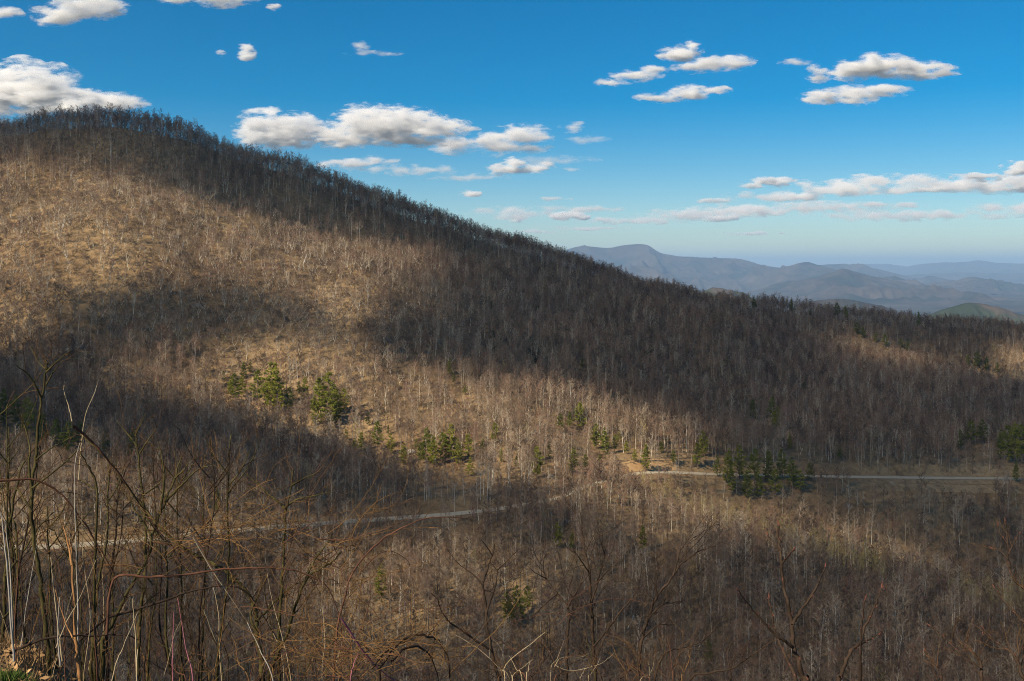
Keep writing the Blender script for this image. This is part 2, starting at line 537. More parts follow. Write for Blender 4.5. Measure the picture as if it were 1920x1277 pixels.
# ------------------------------------------------------------------ ground sheet of the mountain
us = np.arange(-880, 2881, 12.0)
tt = []
kcount = KY.shape[1]
per = [5, 8, 14, 20, 26, 14, 14, 12, 12, 3, 5, 22, 10, 34, 22, 18, 14, 20, 6]
rows = []
for k in range(kcount - 1):
    for i in range(per[k]):
        rows.append((k, i / per[k]))
rows.append((kcount - 2, 1.0))
KYu = col(KY, us)
YY = np.stack([KYu[:, k] * (1 - t) + KYu[:, k + 1] * t for k, t in rows], 1)
YY = np.maximum(YY, 0.25)
XX = (us[:, None] - 960) / F * YY
ZZ = terrain(XX.ravel(), YY.ravel()).reshape(XX.shape)
nu, nr = XX.shape
verts = np.stack([XX, YY, ZZ], -1).reshape(-1, 3)
idx = np.arange(nu * nr).reshape(nu, nr)
faces = np.stack([idx[:-1, :-1], idx[1:, :-1], idx[1:, 1:], idx[:-1, 1:]], -1).reshape(-1, 4).tolist()
o = mesh_obj('mountain_terrain', verts, faces, M['litter'], smooth=True)
tag(o, 'leaf-covered brown mountainside rising from the valley to the ridge', kind='structure')
# the overlook behind the camera
gx, gy = np.meshgrid(np.linspace(-60, 60, 41), np.linspace(-60, 0.28, 31), indexing='ij')
gz = -1.66 + 0.02 * fbm(gx, gy, 2, 5) + 0.0 * gx
v2 = np.stack([gx, gy, gz], -1).reshape(-1, 3)
i2 = np.arange(41 * 31).reshape(41, 31)
f2 = np.stack([i2[:-1, :-1], i2[1:, :-1], i2[1:, 1:], i2[:-1, 1:]], -1).reshape(-1, 4).tolist()
tag(mesh_obj('overlook_ground', v2, f2, M['litter'], smooth=True), 'flat ground of the overlook at the top of the slope', kind='structure')


def ribbon(name, mat, ulist, ka, fa, kb, fb, dz):
    """strip of ground between two profile lines"""
    ul = np.array(ulist, float)
    ky = col(KY, ul)
    ya = ky[:, ka] * (1 - fa[1]) + ky[:, fa[0]] * fa[1]
    yb = ky[:, kb] * (1 - fb[1]) + ky[:, fb[0]] * fb[1]
    vs = []; n = 4
    for t in np.linspace(0, 1, n):
        yy = ya * (1 - t) + yb * t
        xx = (ul - 960) / F * yy
        vs.append(np.stack([xx, yy, terrain(xx, yy) + dz], -1))
    V = np.stack(vs, 1).reshape(-1, 3)
    ix = np.arange(len(ul) * n).reshape(-1, n)
    fs = np.stack([ix[:-1, :-1], ix[1:, :-1], ix[1:, 1:], ix[:-1, 1:]], -1).reshape(-1, 4).tolist()
    return mesh_obj(name, V, fs, mat, smooth=True)


road_u = np.arange(-700, 2700, 6.0)
tag(ribbon('road', M['road'], road_u, ROAD_OUT, (ROAD_IN, 0.15), ROAD_OUT, (ROAD_IN, 0.80), 0.10), 'pale grey mountain road winding along the foot of the slope', kind='structure')
tag(ribbon('grass_verge', M['verge'], road_u, BANK_FOOT, (ROAD_OUT, 0.45), ROAD_OUT, (ROAD_IN, 0.14), 0.05), 'dry brown grass verge on the outer side of the road', kind='structure')
tag(ribbon('clay_bank', M['clay'], np.arange(1120, 1270, 4.0), ROAD_IN, (CUT_TOP, 0.05), ROAD_IN, (CUT_TOP, 1.0), 0.12), 'orange clay cut bank above the road', kind='structure')


# ------------------------------------------------------------------ tube builder
class MB:
    def __init__(self):
        self.v = []; self.f = []; self.m = []

    def tube(self, pts, rad, sides=5, mi=0):
        pts = [Vector(p) for p in pts]
        n0 = len(self.v)
        n = len(pts)
        ref = Vector((0.31, 0.93, 0.17))
        for i, p in enumerate(pts):
            d = (pts[min(i + 1, n - 1)] - pts[max(i - 1, 0)])
            if d.length < 1e-9: d = Vector((0, 0, 1))
            d.normalize()
            a = d.cross(ref)
            if a.length < 0.05: a = d.cross(Vector((1, 0, 0)))
            a.normalize(); b = d.cross(a)
            for s in range(sides):
                t = 2 * math.pi * s / sides
                self.v.append(p + (a * math.cos(t) + b * math.sin(t)) * rad[i])
        for i in range(n - 1):
            for s in range(sides):
                s2 = (s + 1) % sides
                self.f.append((n0 + i * sides + s, n0 + i * sides + s2, n0 + (i + 1) * sides + s2, n0 + (i + 1) * sides + s)); self.m.append(mi)
        self.v.append(pts[-1]); k = len(self.v) - 1
        for s in range(sides):
            self.f.append((n0 + (n - 1) * sides + s, n0 + (n - 1) * sides + (s + 1) % sides, k)); self.m.append(mi)

    def blade(self, p, q, w, side, mi=0):
        n0 = len(self.v)
        self.v += [p - side * w, p + side * w, q]
        self.f.append((n0, n0 + 1, n0 + 2)); self.m.append(mi)

    def mesh(self, name, mats, smooth=False):
        me = bpy.data.meshes.new(name)
        me.from_pydata([tuple(v) for v in self.v], [], self.f)
        for mm in mats: me.materials.append(mm)
        if len(mats) > 1:
            me.polygons.foreach_set('material_index', np.array(self.m, dtype=np.int32))
        if smooth:
            me.polygons.foreach_set('use_smooth', np.ones(len(me.polygons), dtype=bool))
        return me

    def obj(self, name, mat, parent=None, smooth=True):
        me = self.mesh(name, [mat], smooth)
        o = bpy.data.objects.new(name, me)
        C.objects.link(o)
        if parent is not None: o.parent = parent
        return o


def rnd(r, a, b): return a + (b - a) * r.random()


def rvec(r):
    while True:
        v = Vector((r.uniform(-1, 1), r.uniform(-1, 1), r.uniform(-1, 1)))
        if 0.05 < v.length < 1: return v.normalized()


def bare_tree(seed, height=17.0, crown_from=0.42, width=3.0, up=0.75, crook=0.03, fork=False, twigs=19, limbs=18, tw=0.044, trunk_r=0.165):
    """trunk with limbs (MB) and the crown of twigs (MB)"""
    r = random.Random(seed)
    T = MB(); W = MB()
    stems = []
    def stem(base, h, rad, lean):
        pts = []; p = base.copy(); n = 7
        d = (Vector((0, 0, 1)) + lean).normalized()
        for i in range(n):
            pts.append(p.copy())
            d = (d + Vector((r.uniform(-1, 1), r.uniform(-1, 1), 0.35)) * crook * 2).normalized()
            p = p + d * h / (n - 1)
        rr = [rad * (1 - 0.88 * i / (n - 1)) for i in range(n)]
        T.tube(pts, rr, 5)
        return pts, rr
    if fork:
        hb = height * r.uniform(0.18, 0.32)
        pts, rr = stem(Vector((0, 0, -0.6)), hb + 0.6, trunk_r * 0.9, Vector((r.uniform(-.1, .1), r.uniform(-.1, .1), 0)))
        top = pts[-1]
        k = r.choice((2, 2, 3)); a0 = r.uniform(0, 6.28)
        for j in range(k):
            a = a0 + j * 6.28 / k + r.uniform(-.4, .4)
            ln = Vector((math.cos(a), math.sin(a), 0)) * r.uniform(.25, .6)
            p2, r2 = stem(top - Vector((0, 0, .15)), (height - hb) * r.uniform(.75, 1.0), trunk_r * .62, ln)
            stems.append((p2, r2, 0.2, limbs // k + 1))
    else:
        pts, rr = stem(Vector((0, 0, -0.6)), height + 0.6, trunk_r, Vector((r.uniform(-.03, .03), r.uniform(-.03, .03), 0)))
        stems.append((pts, rr, crown_from, limbs))
    for pts, rr, cf, nl in stems:
        n = len(pts)
        for j in range(nl):
            t = cf + (1 - cf) * ((j + r.random()) / nl) ** 0.85
            t = min(t, 0.985)
            f = t * (n - 1); i = min(int(f), n - 2); p = pts[i].lerp(pts[i + 1], f - i)
            a = r.uniform(0, 6.283)
            L = width * (1.15 - 0.75 * (t - cf) / max(1e-3, 1 - cf)) * r.uniform(.65, 1.15)
            d = (Vector((math.cos(a), math.sin(a), 0)) * (1 - up * .55) + Vector((0, 0, up)) * r.uniform(.6, 1.1)).normalized()
            lp = [p.copy()]; q = p.copy(); dd = d.copy()
            for s in range(4):
                dd = (dd + Vector((0, 0, .12)) + rvec(r) * .22).normalized()
                q = q + dd * L / 4; lp.append(q.copy())
            lr0 = max(0.022, rr[i] * .42)
            lr = [lr0 * (1 - .8 * s / 4) for s in range(5)]
            T.tube(lp, lr, 3)
            for b_ in range(5):
                f2 = r.uniform(.25, 1.0) * 4; i3 = min(int(f2), 3); bp_ = lp[i3].lerp(lp[i3 + 1], f2 - i3)
                bd = (dd + rvec(r) * .85 + Vector((0, 0, .25))).normalized()
                BL = L * r.uniform(.3, .55)
                e = bp_ + bd * BL
                mid = bp_.lerp(e, .5) + rvec(r) * BL * .08
                W.tube([bp_, mid, e], [tw * .75, tw * .5, tw * .2], 3)
                for q_ in range(twigs):
                    s0 = bp_.lerp(e, r.uniform(.15, 1.0))
                    td = (bd * .8 + rvec(r) * .9 + Vector((0, 0, .22))).normalized()
                    tl = BL * r.uniform(.3, .7)
                    W.blade(s0, s0 + td * tl, tw * r.uniform(.3, .55), td.cross(rvec(r)).normalized())
    return T, W


def join_mesh(name, T, W, m1, m2):
    B = MB()
    B.v = T.v + W.v
    n = len(T.v)
    B.f = T.f + [tuple(i + n for i in f) for f in W.f]
    B.m = [0] * len(T.f) + [1] * len(W.f)
    return B.mesh(name, [m1, m2])


TALL, OAK, BUD = [], [], []
for i in range(6):
    TALL.append(bare_tree(100 + i, height=15.5 + (i % 3) * 1.2, crown_from=.40 + .05 * (i % 2), width=3.3 + .4 * (i % 3), up=.62))
for i in range(5):
    OAK.append(bare_tree(200 + i, height=9.5 + i * .8, width=3.3, up=.5, crook=.16, fork=True, limbs=16, twigs=12, tw=.055, trunk_r=.24))
for i in range(2):
    BUD.append(bare_tree(300 + i, height=14.5, crown_from=.35, width=3.0, twigs=13))
VAR = [(t, 'bark', 'twig') for t in TALL] + [(t, 'oak_bark', 'twig') for t in OAK] + [(t, 'bark', 'bud_twig') for t in BUD]
N_T, N_O = len(TALL), len(OAK)

ORD = ['leftmost', 'second', 'third', 'fourth', 'fifth', 'sixth', 'seventh', 'eighth', 'ninth', 'tenth', 'eleventh', 'twelfth', 'thirteenth', 'fourteenth', 'fifteenth', 'sixteenth', 'seventeenth', 'eighteenth']
CLUMPS = [
    ('yellow-green pine', 'in the sunlit clump on the left slope', [(432, 742, 35), (442, 758, 62), (457, 712, 34), (456, 745, 40), (483, 762, 74), (505, 771, 84), (522, 776, 92), (541, 780, 58), (571, 752, 44), (592, 800, 58), (602, 792, 74), (615, 804, 100), (631, 792, 66), (645, 777, 42)]),
    ('green pine', 'in the row above the shaded left woods', [(664, 850, 32), (677, 848, 40), (708, 846, 52), (733, 852, 44), (757, 872, 42), (788, 872, 50), (800, 872, 66), (814, 876, 56), (830, 872, 60), (846, 868, 66), (860, 872, 52), (879, 864, 48), (905, 856, 34), (881, 894, 36)]),
    ('lone green pine', 'on the sunlit nose of the slope', [(928, 832, 40), (1007, 897, 54), (1073, 886, 42), (1098, 882, 30)]),
    ('scattered green pine', 'on the rocky rib above the road', [(1050, 812, 34), (1068, 803, 38), (1088, 812, 54), (1118, 842, 46), (1136, 852, 44), (1152, 848, 30), (1175, 852, 28), (1211, 884, 56), (1308, 880, 48), (1321, 856, 58)]),
    ('small green pine', 'in the middle of the sunlit slope', [(843, 704, 30), (851, 722, 26), (872, 742, 22), (1092, 690, 22)]),
    ('small bright pine', 'scattered across the foot of the sunlit slope', [(560, 738, 24), (690, 800, 26), (650, 828, 24), (728, 815, 22), (940, 868, 26), (968, 880, 22), (1030, 862, 24), (1125, 872, 24), (1160, 830, 22), (1190, 868, 26), (1240, 850, 22), (1262, 872, 24), (420, 722, 24), (470, 700, 24), (780, 845, 22), (835, 838, 22)]),
    ('dark green pine', 'in the big clump beside the road', [(1345, 896, 44), (1362, 908, 74), (1372, 934, 58), (1386, 900, 70), (1400, 938, 60), (1414, 908, 66), (1424, 940, 56), (1440, 905, 74), (1454, 936, 56), (1468, 902, 62), (1486, 918, 58), (1502, 930, 40), (1518, 905, 34)]),
    ('dark pine', 'among bare trees above the right road', [(1413, 788, 40), (1447, 792, 48), (1456, 806, 40), (1481, 842, 34), (1508, 738, 20), (1575, 865, 24)]),
    ('dark green pine', 'in the clump at the right edge', [(1800, 842, 34), (1820, 836, 44), (1842, 832, 48), (1876, 862, 60), (1890, 868, 84), (1902, 872, 76), (1915, 866, 84), (1905, 905, 46)]),
    ('dark pine', 'in the ravine below the far right ridge', [(1606, 630, 26), (1618, 636, 28), (1642, 644, 26), (1660, 652, 28), (1690, 655, 24), (1702, 662, 26), (1815, 688, 28), (1832, 694, 30), (1850, 698, 28), (1870, 704, 26), (1520, 592, 16), (1490, 586, 14)]),
    ('dark pine silhouette', 'on the right-hand skyline', [(1414, 580, 26), (1484, 584, 30), (1570, 592, 32), (1586, 594, 30), (1722, 610, 28)]),
    ('dark pine', 'in the valley in front of the near spur', [(1048, 1030, 58), (1072, 1032, 40), (1205, 1040, 56), (952, 1170, 62), (970, 1178, 80), (990, 1150, 58), (715, 1130, 60), (1330, 1245, 40)]),
    ('shaded pine', 'in the hollow behind the thicket', [(6, 800, 80), (28, 806, 76), (52, 820, 66), (80, 835, 60), (104, 842, 64), (128, 850, 60), (150, 832, 50), (195, 852, 44), (250, 856, 46), (405, 960, 40)]),
]
PINE_AT = []      # (clump, order from the left, position, height)
for ci, (kind, where, lst) in enumerate(CLUMPS):
    for j, (u, v, hp) in enumerate(sorted(lst)):
        p = hit(u, v)
        PINE_AT.append((ci, j, p, hp * p.y / F * random.uniform(.80, 1.12), u, v, hp))

# ------------------------------------------------------------------ where the trees stand
sp = 3.9
gx = np.arange(-1250, 1350, sp); gy = np.arange(150, 1330, sp)
GX, GY = np.meshgrid(gx, gy)
px = (GX + rng.uniform(-.48, .48, GX.shape) * sp).ravel(); py = (GY + rng.uniform(-.48, .48, GY.shape) * sp).ravel()
uu = 960 + F * px / py
keep = (uu > -420) & (uu < 2340)
px, py, uu = px[keep], py[keep], uu[keep]
ky = col(KY, uu)
pz = terrain(px, py)
vv = HOR - F * pz / py
crest_d = py - ky[:, CREST]
keep = crest_d < 75
clearing = np.interp(uu, [-400, 40, 80, 270, 300, 640, 660, 1180, 1200, 1340, 1360, 1590, 1610, 1860, 1870, 2400], [22, 22, 8, 8, 29, 29, 21, 21, 12, 12, 24, 24, 13, 13, 45, 45])
keep &= ~((py > ky[:, BANK_FOOT] + clearing) & (py < ky[:, ROAD_IN] + 2))
px, py, pz, uu, vv, ky, crest_d = [a[keep] for a in (px, py, pz, uu, vv, ky, crest_d)]
# upper left face: thin, crooked trees on open ground
open_u = np.clip((950 - uu) / 250, 0, 1) * np.clip((py - ky[:, 13] - 45) / 60, 0, 1) * np.clip((-crest_d - 45) / 50, 0, 1)
dens = 1 - 0.06 * open_u
dens *= 0.78 + 0.95 * fbm(px / 55, py / 55, 3, 40)
dens = np.where(crest_d > -40, np.maximum(dens, 1.0), dens)
keep = rng.random(len(px)) < np.clip(dens, .52, 1)
px, py, pz, uu, vv, ky, crest_d, open_u = [a[keep] for a in (px, py, pz, uu, vv, ky, crest_d, open_u)]
n = len(px)
pick = rng.integers(0, N_T, n)
oak = rng.random(n) < np.clip(open_u * .95 + .04, 0, 1)
pick = np.where(oak, N_T + rng.integers(0, N_O, n), pick)
spur_crest = (np.abs(py - ky[:, 6]) < 22) & (uu > 1150)
bud = (spur_crest & (fbm(px / 25, py / 25, 2, 77) > -.12) & (rng.random(n) < .8)) | (rng.random(n) < .012)
pick = np.where(bud & ~oak, N_T + N_O + rng.integers(0, 2, n), pick)
small = np.clip(1 - np.abs(uu - 1290) / 150, 0, 1) * np.clip((ky[:, ROAD_OUT] - py) / 10, 0, 1) * np.clip((py - 380) / 50, 0, 1)
scl = rng.uniform(.70, 1.14, n) * (1 + .32 * fbm(px / 28, py / 28, 2, 44)) * (1 - .42 * small) * np.where(oak, rng.uniform(.75, 1.15, n), 1.0)
rotz = rng.uniform(0, 6.283, n)
tilt = rng.normal(0, .035, (n, 2))

ptop = HOR - F * (pz + 15.5 * scl) / py
clear = np.zeros(n, bool)
for ci, j, p, h, u, v, hp in PINE_AT:
    clear |= (np.abs(uu - u) < max(8, hp * .24)) & (py < p.y + 1) & (py > p.y - 110) & (ptop < v - hp * .22)
    clear |= (px - p.x) ** 2 + (py - p.y) ** 2 < (h * .16 + 1) ** 2
px, py, pz, uu, vv, ky, pick, scl, rotz, tilt, oak = [a[~clear] for a in (px, py, pz, uu, vv, ky, pick, scl, rotz, tilt, oak)]
n = len(px)
# nearest trees become things of their own
topv = HOR - F * (pz + 15 * scl) / py
show = (uu > -5) & (uu < 1925) & (topv < 1262)
size = scl / py
order = np.argsort(-np.where(show, size, -1))[:300]
single = np.zeros(n, bool); single[order] = True

def scatter(name, label, cat, x, y, z, which, size, turn, meshes):
    """one mass of plants standing on points, each an instance of one of the meshes"""
    fm = bpy.data.meshes.new(name)
    fm.from_pydata(np.stack([x, y, z], 1).tolist(), [], [])
    for nm, typ, data in (('pick', 'INT', which.astype(np.int32)), ('size', 'FLOAT', size.astype(np.float32))):
        a = fm.attributes.new(nm, typ, 'POINT'); a.data.foreach_set('value', data)
    a = fm.attributes.new('turn', 'FLOAT_VECTOR', 'POINT')
    a.data.foreach_set('vector', turn.astype(np.float32).ravel())
    mass = bpy.data.objects.new(name, fm)
    C.objects.link(mass)
    tag(mass, label, cat, kind='stuff')
    ng = bpy.data.node_groups.new(name + '_scatter', 'GeometryNodeTree')
    ng.interface.new_socket('Geometry', in_out='INPUT', socket_type='NodeSocketGeometry')
    ng.interface.new_socket('Geometry', in_out='OUTPUT', socket_type='NodeSocketGeometry')
    gi = ng.nodes.new('NodeGroupInput'); go = ng.nodes.new('NodeGroupOutput')
    def gattr(nm, t):
        nd = ng.nodes.new('GeometryNodeInputNamedAttribute'); nd.data_type = t; nd.inputs['Name'].default_value = nm
        return nd.outputs['Attribute']
    a_pick, a_size, a_turn = gattr('pick', 'INT'), gattr('size', 'FLOAT'), gattr('turn', 'FLOAT_VECTOR')
    e2r = ng.nodes.new('FunctionNodeEulerToRotation'); ng.links.new(a_turn, e2r.inputs[0])
    jn = ng.nodes.new('GeometryNodeJoinGeometry')
    for i, me in enumerate(meshes):
        po = bpy.data.objects.new(me.name, me)
        oi = ng.nodes.new('GeometryNodeObjectInfo'); oi.inputs['Object'].default_value = po
        cp = ng.nodes.new('FunctionNodeCompare'); cp.data_type = 'INT'; cp.operation = 'EQUAL'
        ints = [q for q in cp.inputs if q.type == 'INT']
        ng.links.new(a_pick, ints[0]); ints[1].default_value = i
        ip = ng.nodes.new('GeometryNodeInstanceOnPoints')
        ng.links.new(gi.outputs[0], ip.inputs['Points']); ng.links.new(cp.outputs[0], ip.inputs['Selection'])
        ng.links.new(oi.outputs['Geometry'], ip.inputs['Instance'])
        ng.links.new(e2r.outputs[0], ip.inputs['Rotation']); ng.links.new(a_size, ip.inputs['Scale'])
        ng.links.new(ip.outputs[0], jn.inputs[0])
    ng.links.new(jn.outputs[0], go.inputs[0])
    mass.modifiers.new('scatter', 'NODES').node_group = ng
    return mass


# the forest beyond: one mass, instanced
rest = np.where(~single)[0]
scatter('bare_forest', 'bare leafless forest covering the mountainside in grey and brown', 'forest', px[rest], py[rest], pz[rest], pick[rest], scl[rest],
        np.stack([tilt[rest, 0], tilt[rest, 1], rotz[rest]], 1), [join_mesh('forest_tree', T, W, M[mb], M[mt]) for (T, W), mb, mt in VAR])


def brush(seed):
    r = random.Random(seed); W = MB()
    for k in range(7):
        a = r.uniform(0, 6.28); e = Vector((math.cos(a) * r.uniform(.3, 1.5), math.sin(a) * r.uniform(.3, 1.5), r.uniform(1.4, 3.2)))
        mid = e * .5 + rvec(r) * .2
        W.tube([Vector((0, 0, -.2)), mid, e], [.035, .025, .008], 3)
        for q in range(16):
            c = (mid * .4).lerp(e, r.uniform(.1, 1)); td = (rvec(r) + Vector((0, 0, .7)) + e.normalized() * .5).normalized()
            W.blade(c, c + td * r.uniform(.4, 1.0), .022, td.cross(rvec(r)).normalized())
    return W.mesh('brush', [M['brush']])


M['brush'] = mat_random('undergrowth_twigs', [(0.0, (.15, .10, .065)), (.35, (.24, .17, .11)), (.6, (.30, .22, .13)), (.8, (.22, .12, .07)), (1, (.17, .16, .08))])
bx_ = rng.uniform(-1, 1, 60000); by_ = np.sqrt(rng.uniform(210 ** 2, 1230 ** 2, 60000))
bx_ = bx_ * .66 * by_; bu = 960 + F * bx_ / by_
bk = col(KY, bu); bz = terrain(bx_, by_)
ok = (bu > -300) & (bu < 2200) & (by_ < bk[:, CREST] + 10) & ~((by_ > bk[:, ROAD_OUT] - 3) & (by_ < bk[:, ROAD_IN] + 1.0))
ok &= ~((by_ > bk[:, BANK_FOOT] + 12) & (by_ < bk[:, ROAD_OUT]) & (((bu > 60) & (bu < 290)) | (bu > 1490)))
ok &= rng.random(60000) < np.clip(.72 + 1.3 * fbm(bx_ / 30, by_ / 30, 3, 47), .15, 1)
nb = int(ok.sum())
scatter('undergrowth', 'low brown undergrowth between the bare trees', 'undergrowth', bx_[ok], by_[ok], bz[ok], rng.integers(0, 4, nb), rng.uniform(.6, 1.35, nb),
        np.stack([rng.normal(0, .1, nb), rng.normal(0, .1, nb), rng.uniform(0, 6.28, nb)], 1), [brush(900 + i) for i in range(4)])

# single trees near the bottom of the picture
NEAR = [(130, 'behind the tallest thicket shrub'), (300, 'below the bright stretch of road'), (450, 'behind the hanging vine tangle'), (640, 'behind the large olive shrub'), (800, 'above the hooped dark cane'),
        (960, 'left of the dark valley pines'), (1150, 'behind the bushy dark sapling'), (1330, 'behind the leaning dark sapling'), (1540, 'behind the bold reddish-brown sapling'), (1700, 'behind the small budded sapling'), (9999, 'towards the bottom right corner')]
def region(u, v):
    return next(w for lim, w in NEAR if u < lim)
part_mesh = []
for (T, W), mb, mt in VAR:
    part_mesh.append((T.mesh('trunk', [M[mb]]), W.mesh('crown', [M[mt]])))
for k in order:
    p = int(pick[k])
    kind = ('tall bare grey-brown tree' if scl[k] > 1.02 else 'short bare grey-brown tree' if scl[k] < .84 else 'mid-sized bare grey-brown tree') if p < N_T else 'small crooked bare tree' if p < N_T + N_O else 'yellowish budding tree'
    e = empty('bare_tree', (px[k], py[k], pz[k]))
    e.rotation_euler = (tilt[k, 0], tilt[k, 1], rotz[k]); e.scale = (scl[k],) * 3
    tag(e, f'{kind} standing {region(uu[k], vv[k])}', 'tree', f'{kind}s {region(uu[k], vv[k])}')
    for nm, me in zip(('trunk', 'crown'), part_mesh[p]):
        c = bpy.data.objects.new(nm, me); C.objects.link(c); c.parent = e


# ------------------------------------------------------------------ pines
def pine(seed, h=13.0, width=2.7, bare=.18):
    r = random.Random(seed)
    T = MB(); W = MB()
    n = 8
    pts = []; p = Vector((0, 0, -.5))
    for i in range(n):
        pts.append(p.copy()); p = p + Vector((r.uniform(-.06, .06), r.uniform(-.06, .06), (h + .5) / (n - 1)))
    T.tube(pts, [.17 * (1 - .9 * i / (n - 1)) for i in range(n)], 6)
    z = h * bare
    while z < h * .985:
        t = (z - h * bare) / (h * (1 - bare))
        prof = (min(1, .55 + t * 2.2) * (1 - t) ** .55)
        k = r.choice((3, 4, 5)); a0 = r.uniform(0, 6.28)
        for j in range(k):
            if r.random() < .24: continue
            a = a0 + j * 6.283 / k + r.uniform(-.35, .35)
            L = max(.35, width * prof * r.uniform(.6, 1.25))
            d = Vector((math.cos(a), math.sin(a), r.uniform(-.1, .35))).normalized()
            f = z / h * (n - 1); i = min(int(f), n - 2); b0 = pts[i].lerp(pts[i + 1], f - i)
            e = b0 + d * L + Vector((0, 0, .12 * L))
            T.tube([b0, b0.lerp(e, .55) - Vector((0, 0, .04 * L)), e], [.045, .03, .012], 3)
            m_ = int(8 + L * 8)
            for q in range(m_):
                c = b0.lerp(e, r.uniform(.3, 1.05)) + rvec(r) * .28 * min(1, L)
                for s in range(5):
                    td = (rvec(r) + Vector((0, 0, .55)) + d * .4).normalized()
                    W.blade(c, c + td * r.uniform(.3, .55), r.uniform(.05, .09), td.cross(rvec(r)).normalized())
        z += r.uniform(.45, .8)
    for s in range(14):
        td = (rvec(r) + Vector((0, 0, 1.2))).normalized()
        W.blade(Vector((0, 0, h)) + rvec(r) * .15, Vector((0, 0, h)) + td * .7, .07, td.cross(rvec(r)).normalized())
    return T.mesh('trunk', [M['pine_bark']]), W.mesh('crown', [M['needles']])


PINES = [pine(400 + i, 13, 2.7 + .4 * (i % 3), (.10, .24, .16)[i % 3]) for i in range(6)]
for q, (ci, j, p, h, u, v, hp) in enumerate(PINE_AT):
    kind, where, lst = CLUMPS[ci]
    s = h / 13.0
    e = empty('pine_tree', p)
    w = s * random.uniform(.85, 1.25)
    e.scale = (w, w, s)
    e.rotation_euler = (random.gauss(0, .03), random.gauss(0, .03), random.uniform(0, 6.28))
    pos = ORD[j] if j == 0 else ORD[j] + ' from left'
    tag(e, f'{kind} {where}, {pos}', 'pine', f'pines {where}')
    for nm, me in zip(('trunk', 'crown'), PINES[q % 6]):
        c = bpy.data.objects.new(nm, me); C.objects.link(c); c.parent = e


# dark evergreen shrubs on the shaded slope
def laurel(seed):
    r = random.Random(seed)
    T = MB(); W = MB()
    for j in range(4):
        a = r.uniform(0, 6.28); e = Vector((math.cos(a) * .9, math.sin(a) * .9, r.uniform(1.6, 2.8)))
        T.tube([Vector((0, 0, -.3)), e * .5 + rvec(r) * .15, e], [.06, .045, .02], 4)
        for q in range(60):
            c = e * r.uniform(.35, 1.1) + rvec(r) * r.uniform(.2, .95)
            for s in range(3):
                td = rvec(r); W.blade(c, c + td * .35, .10, td.cross(rvec(r)).normalized())
    return T.mesh('stems', [M['pine_bark']]), W.mesh('foliage', [M['dark_needles']])
LAUREL = [laurel(500 + i) for i in range(3)]
r5 = random.Random(55)
for i in range(46):
    u = r5.uniform(900, 1290); v = 560 + (u - 900) * .25 + r5.uniform(-10, 110)
    p = hit(u, v)
    e = empty('evergreen_shrub', p)
    s = r5.uniform(1.5, 3.0); e.scale = (s, s, s * 1.4); e.rotation_euler.z = r5.uniform(0, 6.28)
    w_ = ('upper ' if v < 620 else 'lower ') + ('left' if u < 1020 else 'middle' if u < 1160 else 'right') + ' part of the shaded slope'
    tag(e, f'dark evergreen shrub in the {w_}', 'shrub', f'evergreen shrubs in the {w_}')
    for nm, me in zip(('stems', 'foliage'), LAUREL[i % 3]):
        c = bpy.data.objects.new(nm, me); C.objects.link(c); c.parent = e

# pale barked old trees that stand out on the open face
PALE = [bare_tree(600 + i, height=10.5 + i, width=3.0, up=.55, crook=.15, fork=True, limbs=9, twigs=4, tw=.04, trunk_r=.30) for i in range(4)]
PALE_M = [(T.mesh('trunk', [M['pale_bark']]), W.mesh('crown', [M['twig']])) for T, W in PALE]
pale_spots = [(25, 318), (10, 300), (42, 322), (135, 340), (140, 350), (172, 352), (218, 318), (172, 385), (222, 376), (280, 362), (118, 445), (6, 425), (70, 540), (65, 508), (128, 490), (235, 425), (340, 478), (380, 480), (278, 388), (460, 462), (478, 445), (560, 520), (628, 560), (570, 508), (640, 470), (710, 470), (808, 490), (855, 482), (495, 368), (602, 420), (30, 650), (160, 668), (480, 398), (345, 400), (395, 420), (205, 436)]
for j, (u, v) in enumerate(sorted(pale_spots)):
    p = hit(u, v); e = empty('pale_tree', p)
    s = random.uniform(.85, 1.25); e.scale = (s, s, s); e.rotation_euler.z = random.uniform(0, 6.28)
    row = 'near the ridge' if v < 350 else 'high on the sunlit face' if v < 430 else 'in the middle of the sunlit face' if v < 520 else 'low on the sunlit face'
    side = 'at far left' if u < 60 else 'left of the summit' if u < 200 else 'below the summit' if u < 330 else 'right of the summit' if u < 520 else 'towards the shaded ridge'
    tag(e, f'pale-barked crooked bare tree {row} {side}', 'tree', f'pale bare trees {row} {side}')
    for nm, me in zip(('trunk', 'crown'), PALE_M[j % 4]):
        c = bpy.data.objects.new(nm, me); C.objects.link(c); c.parent = e

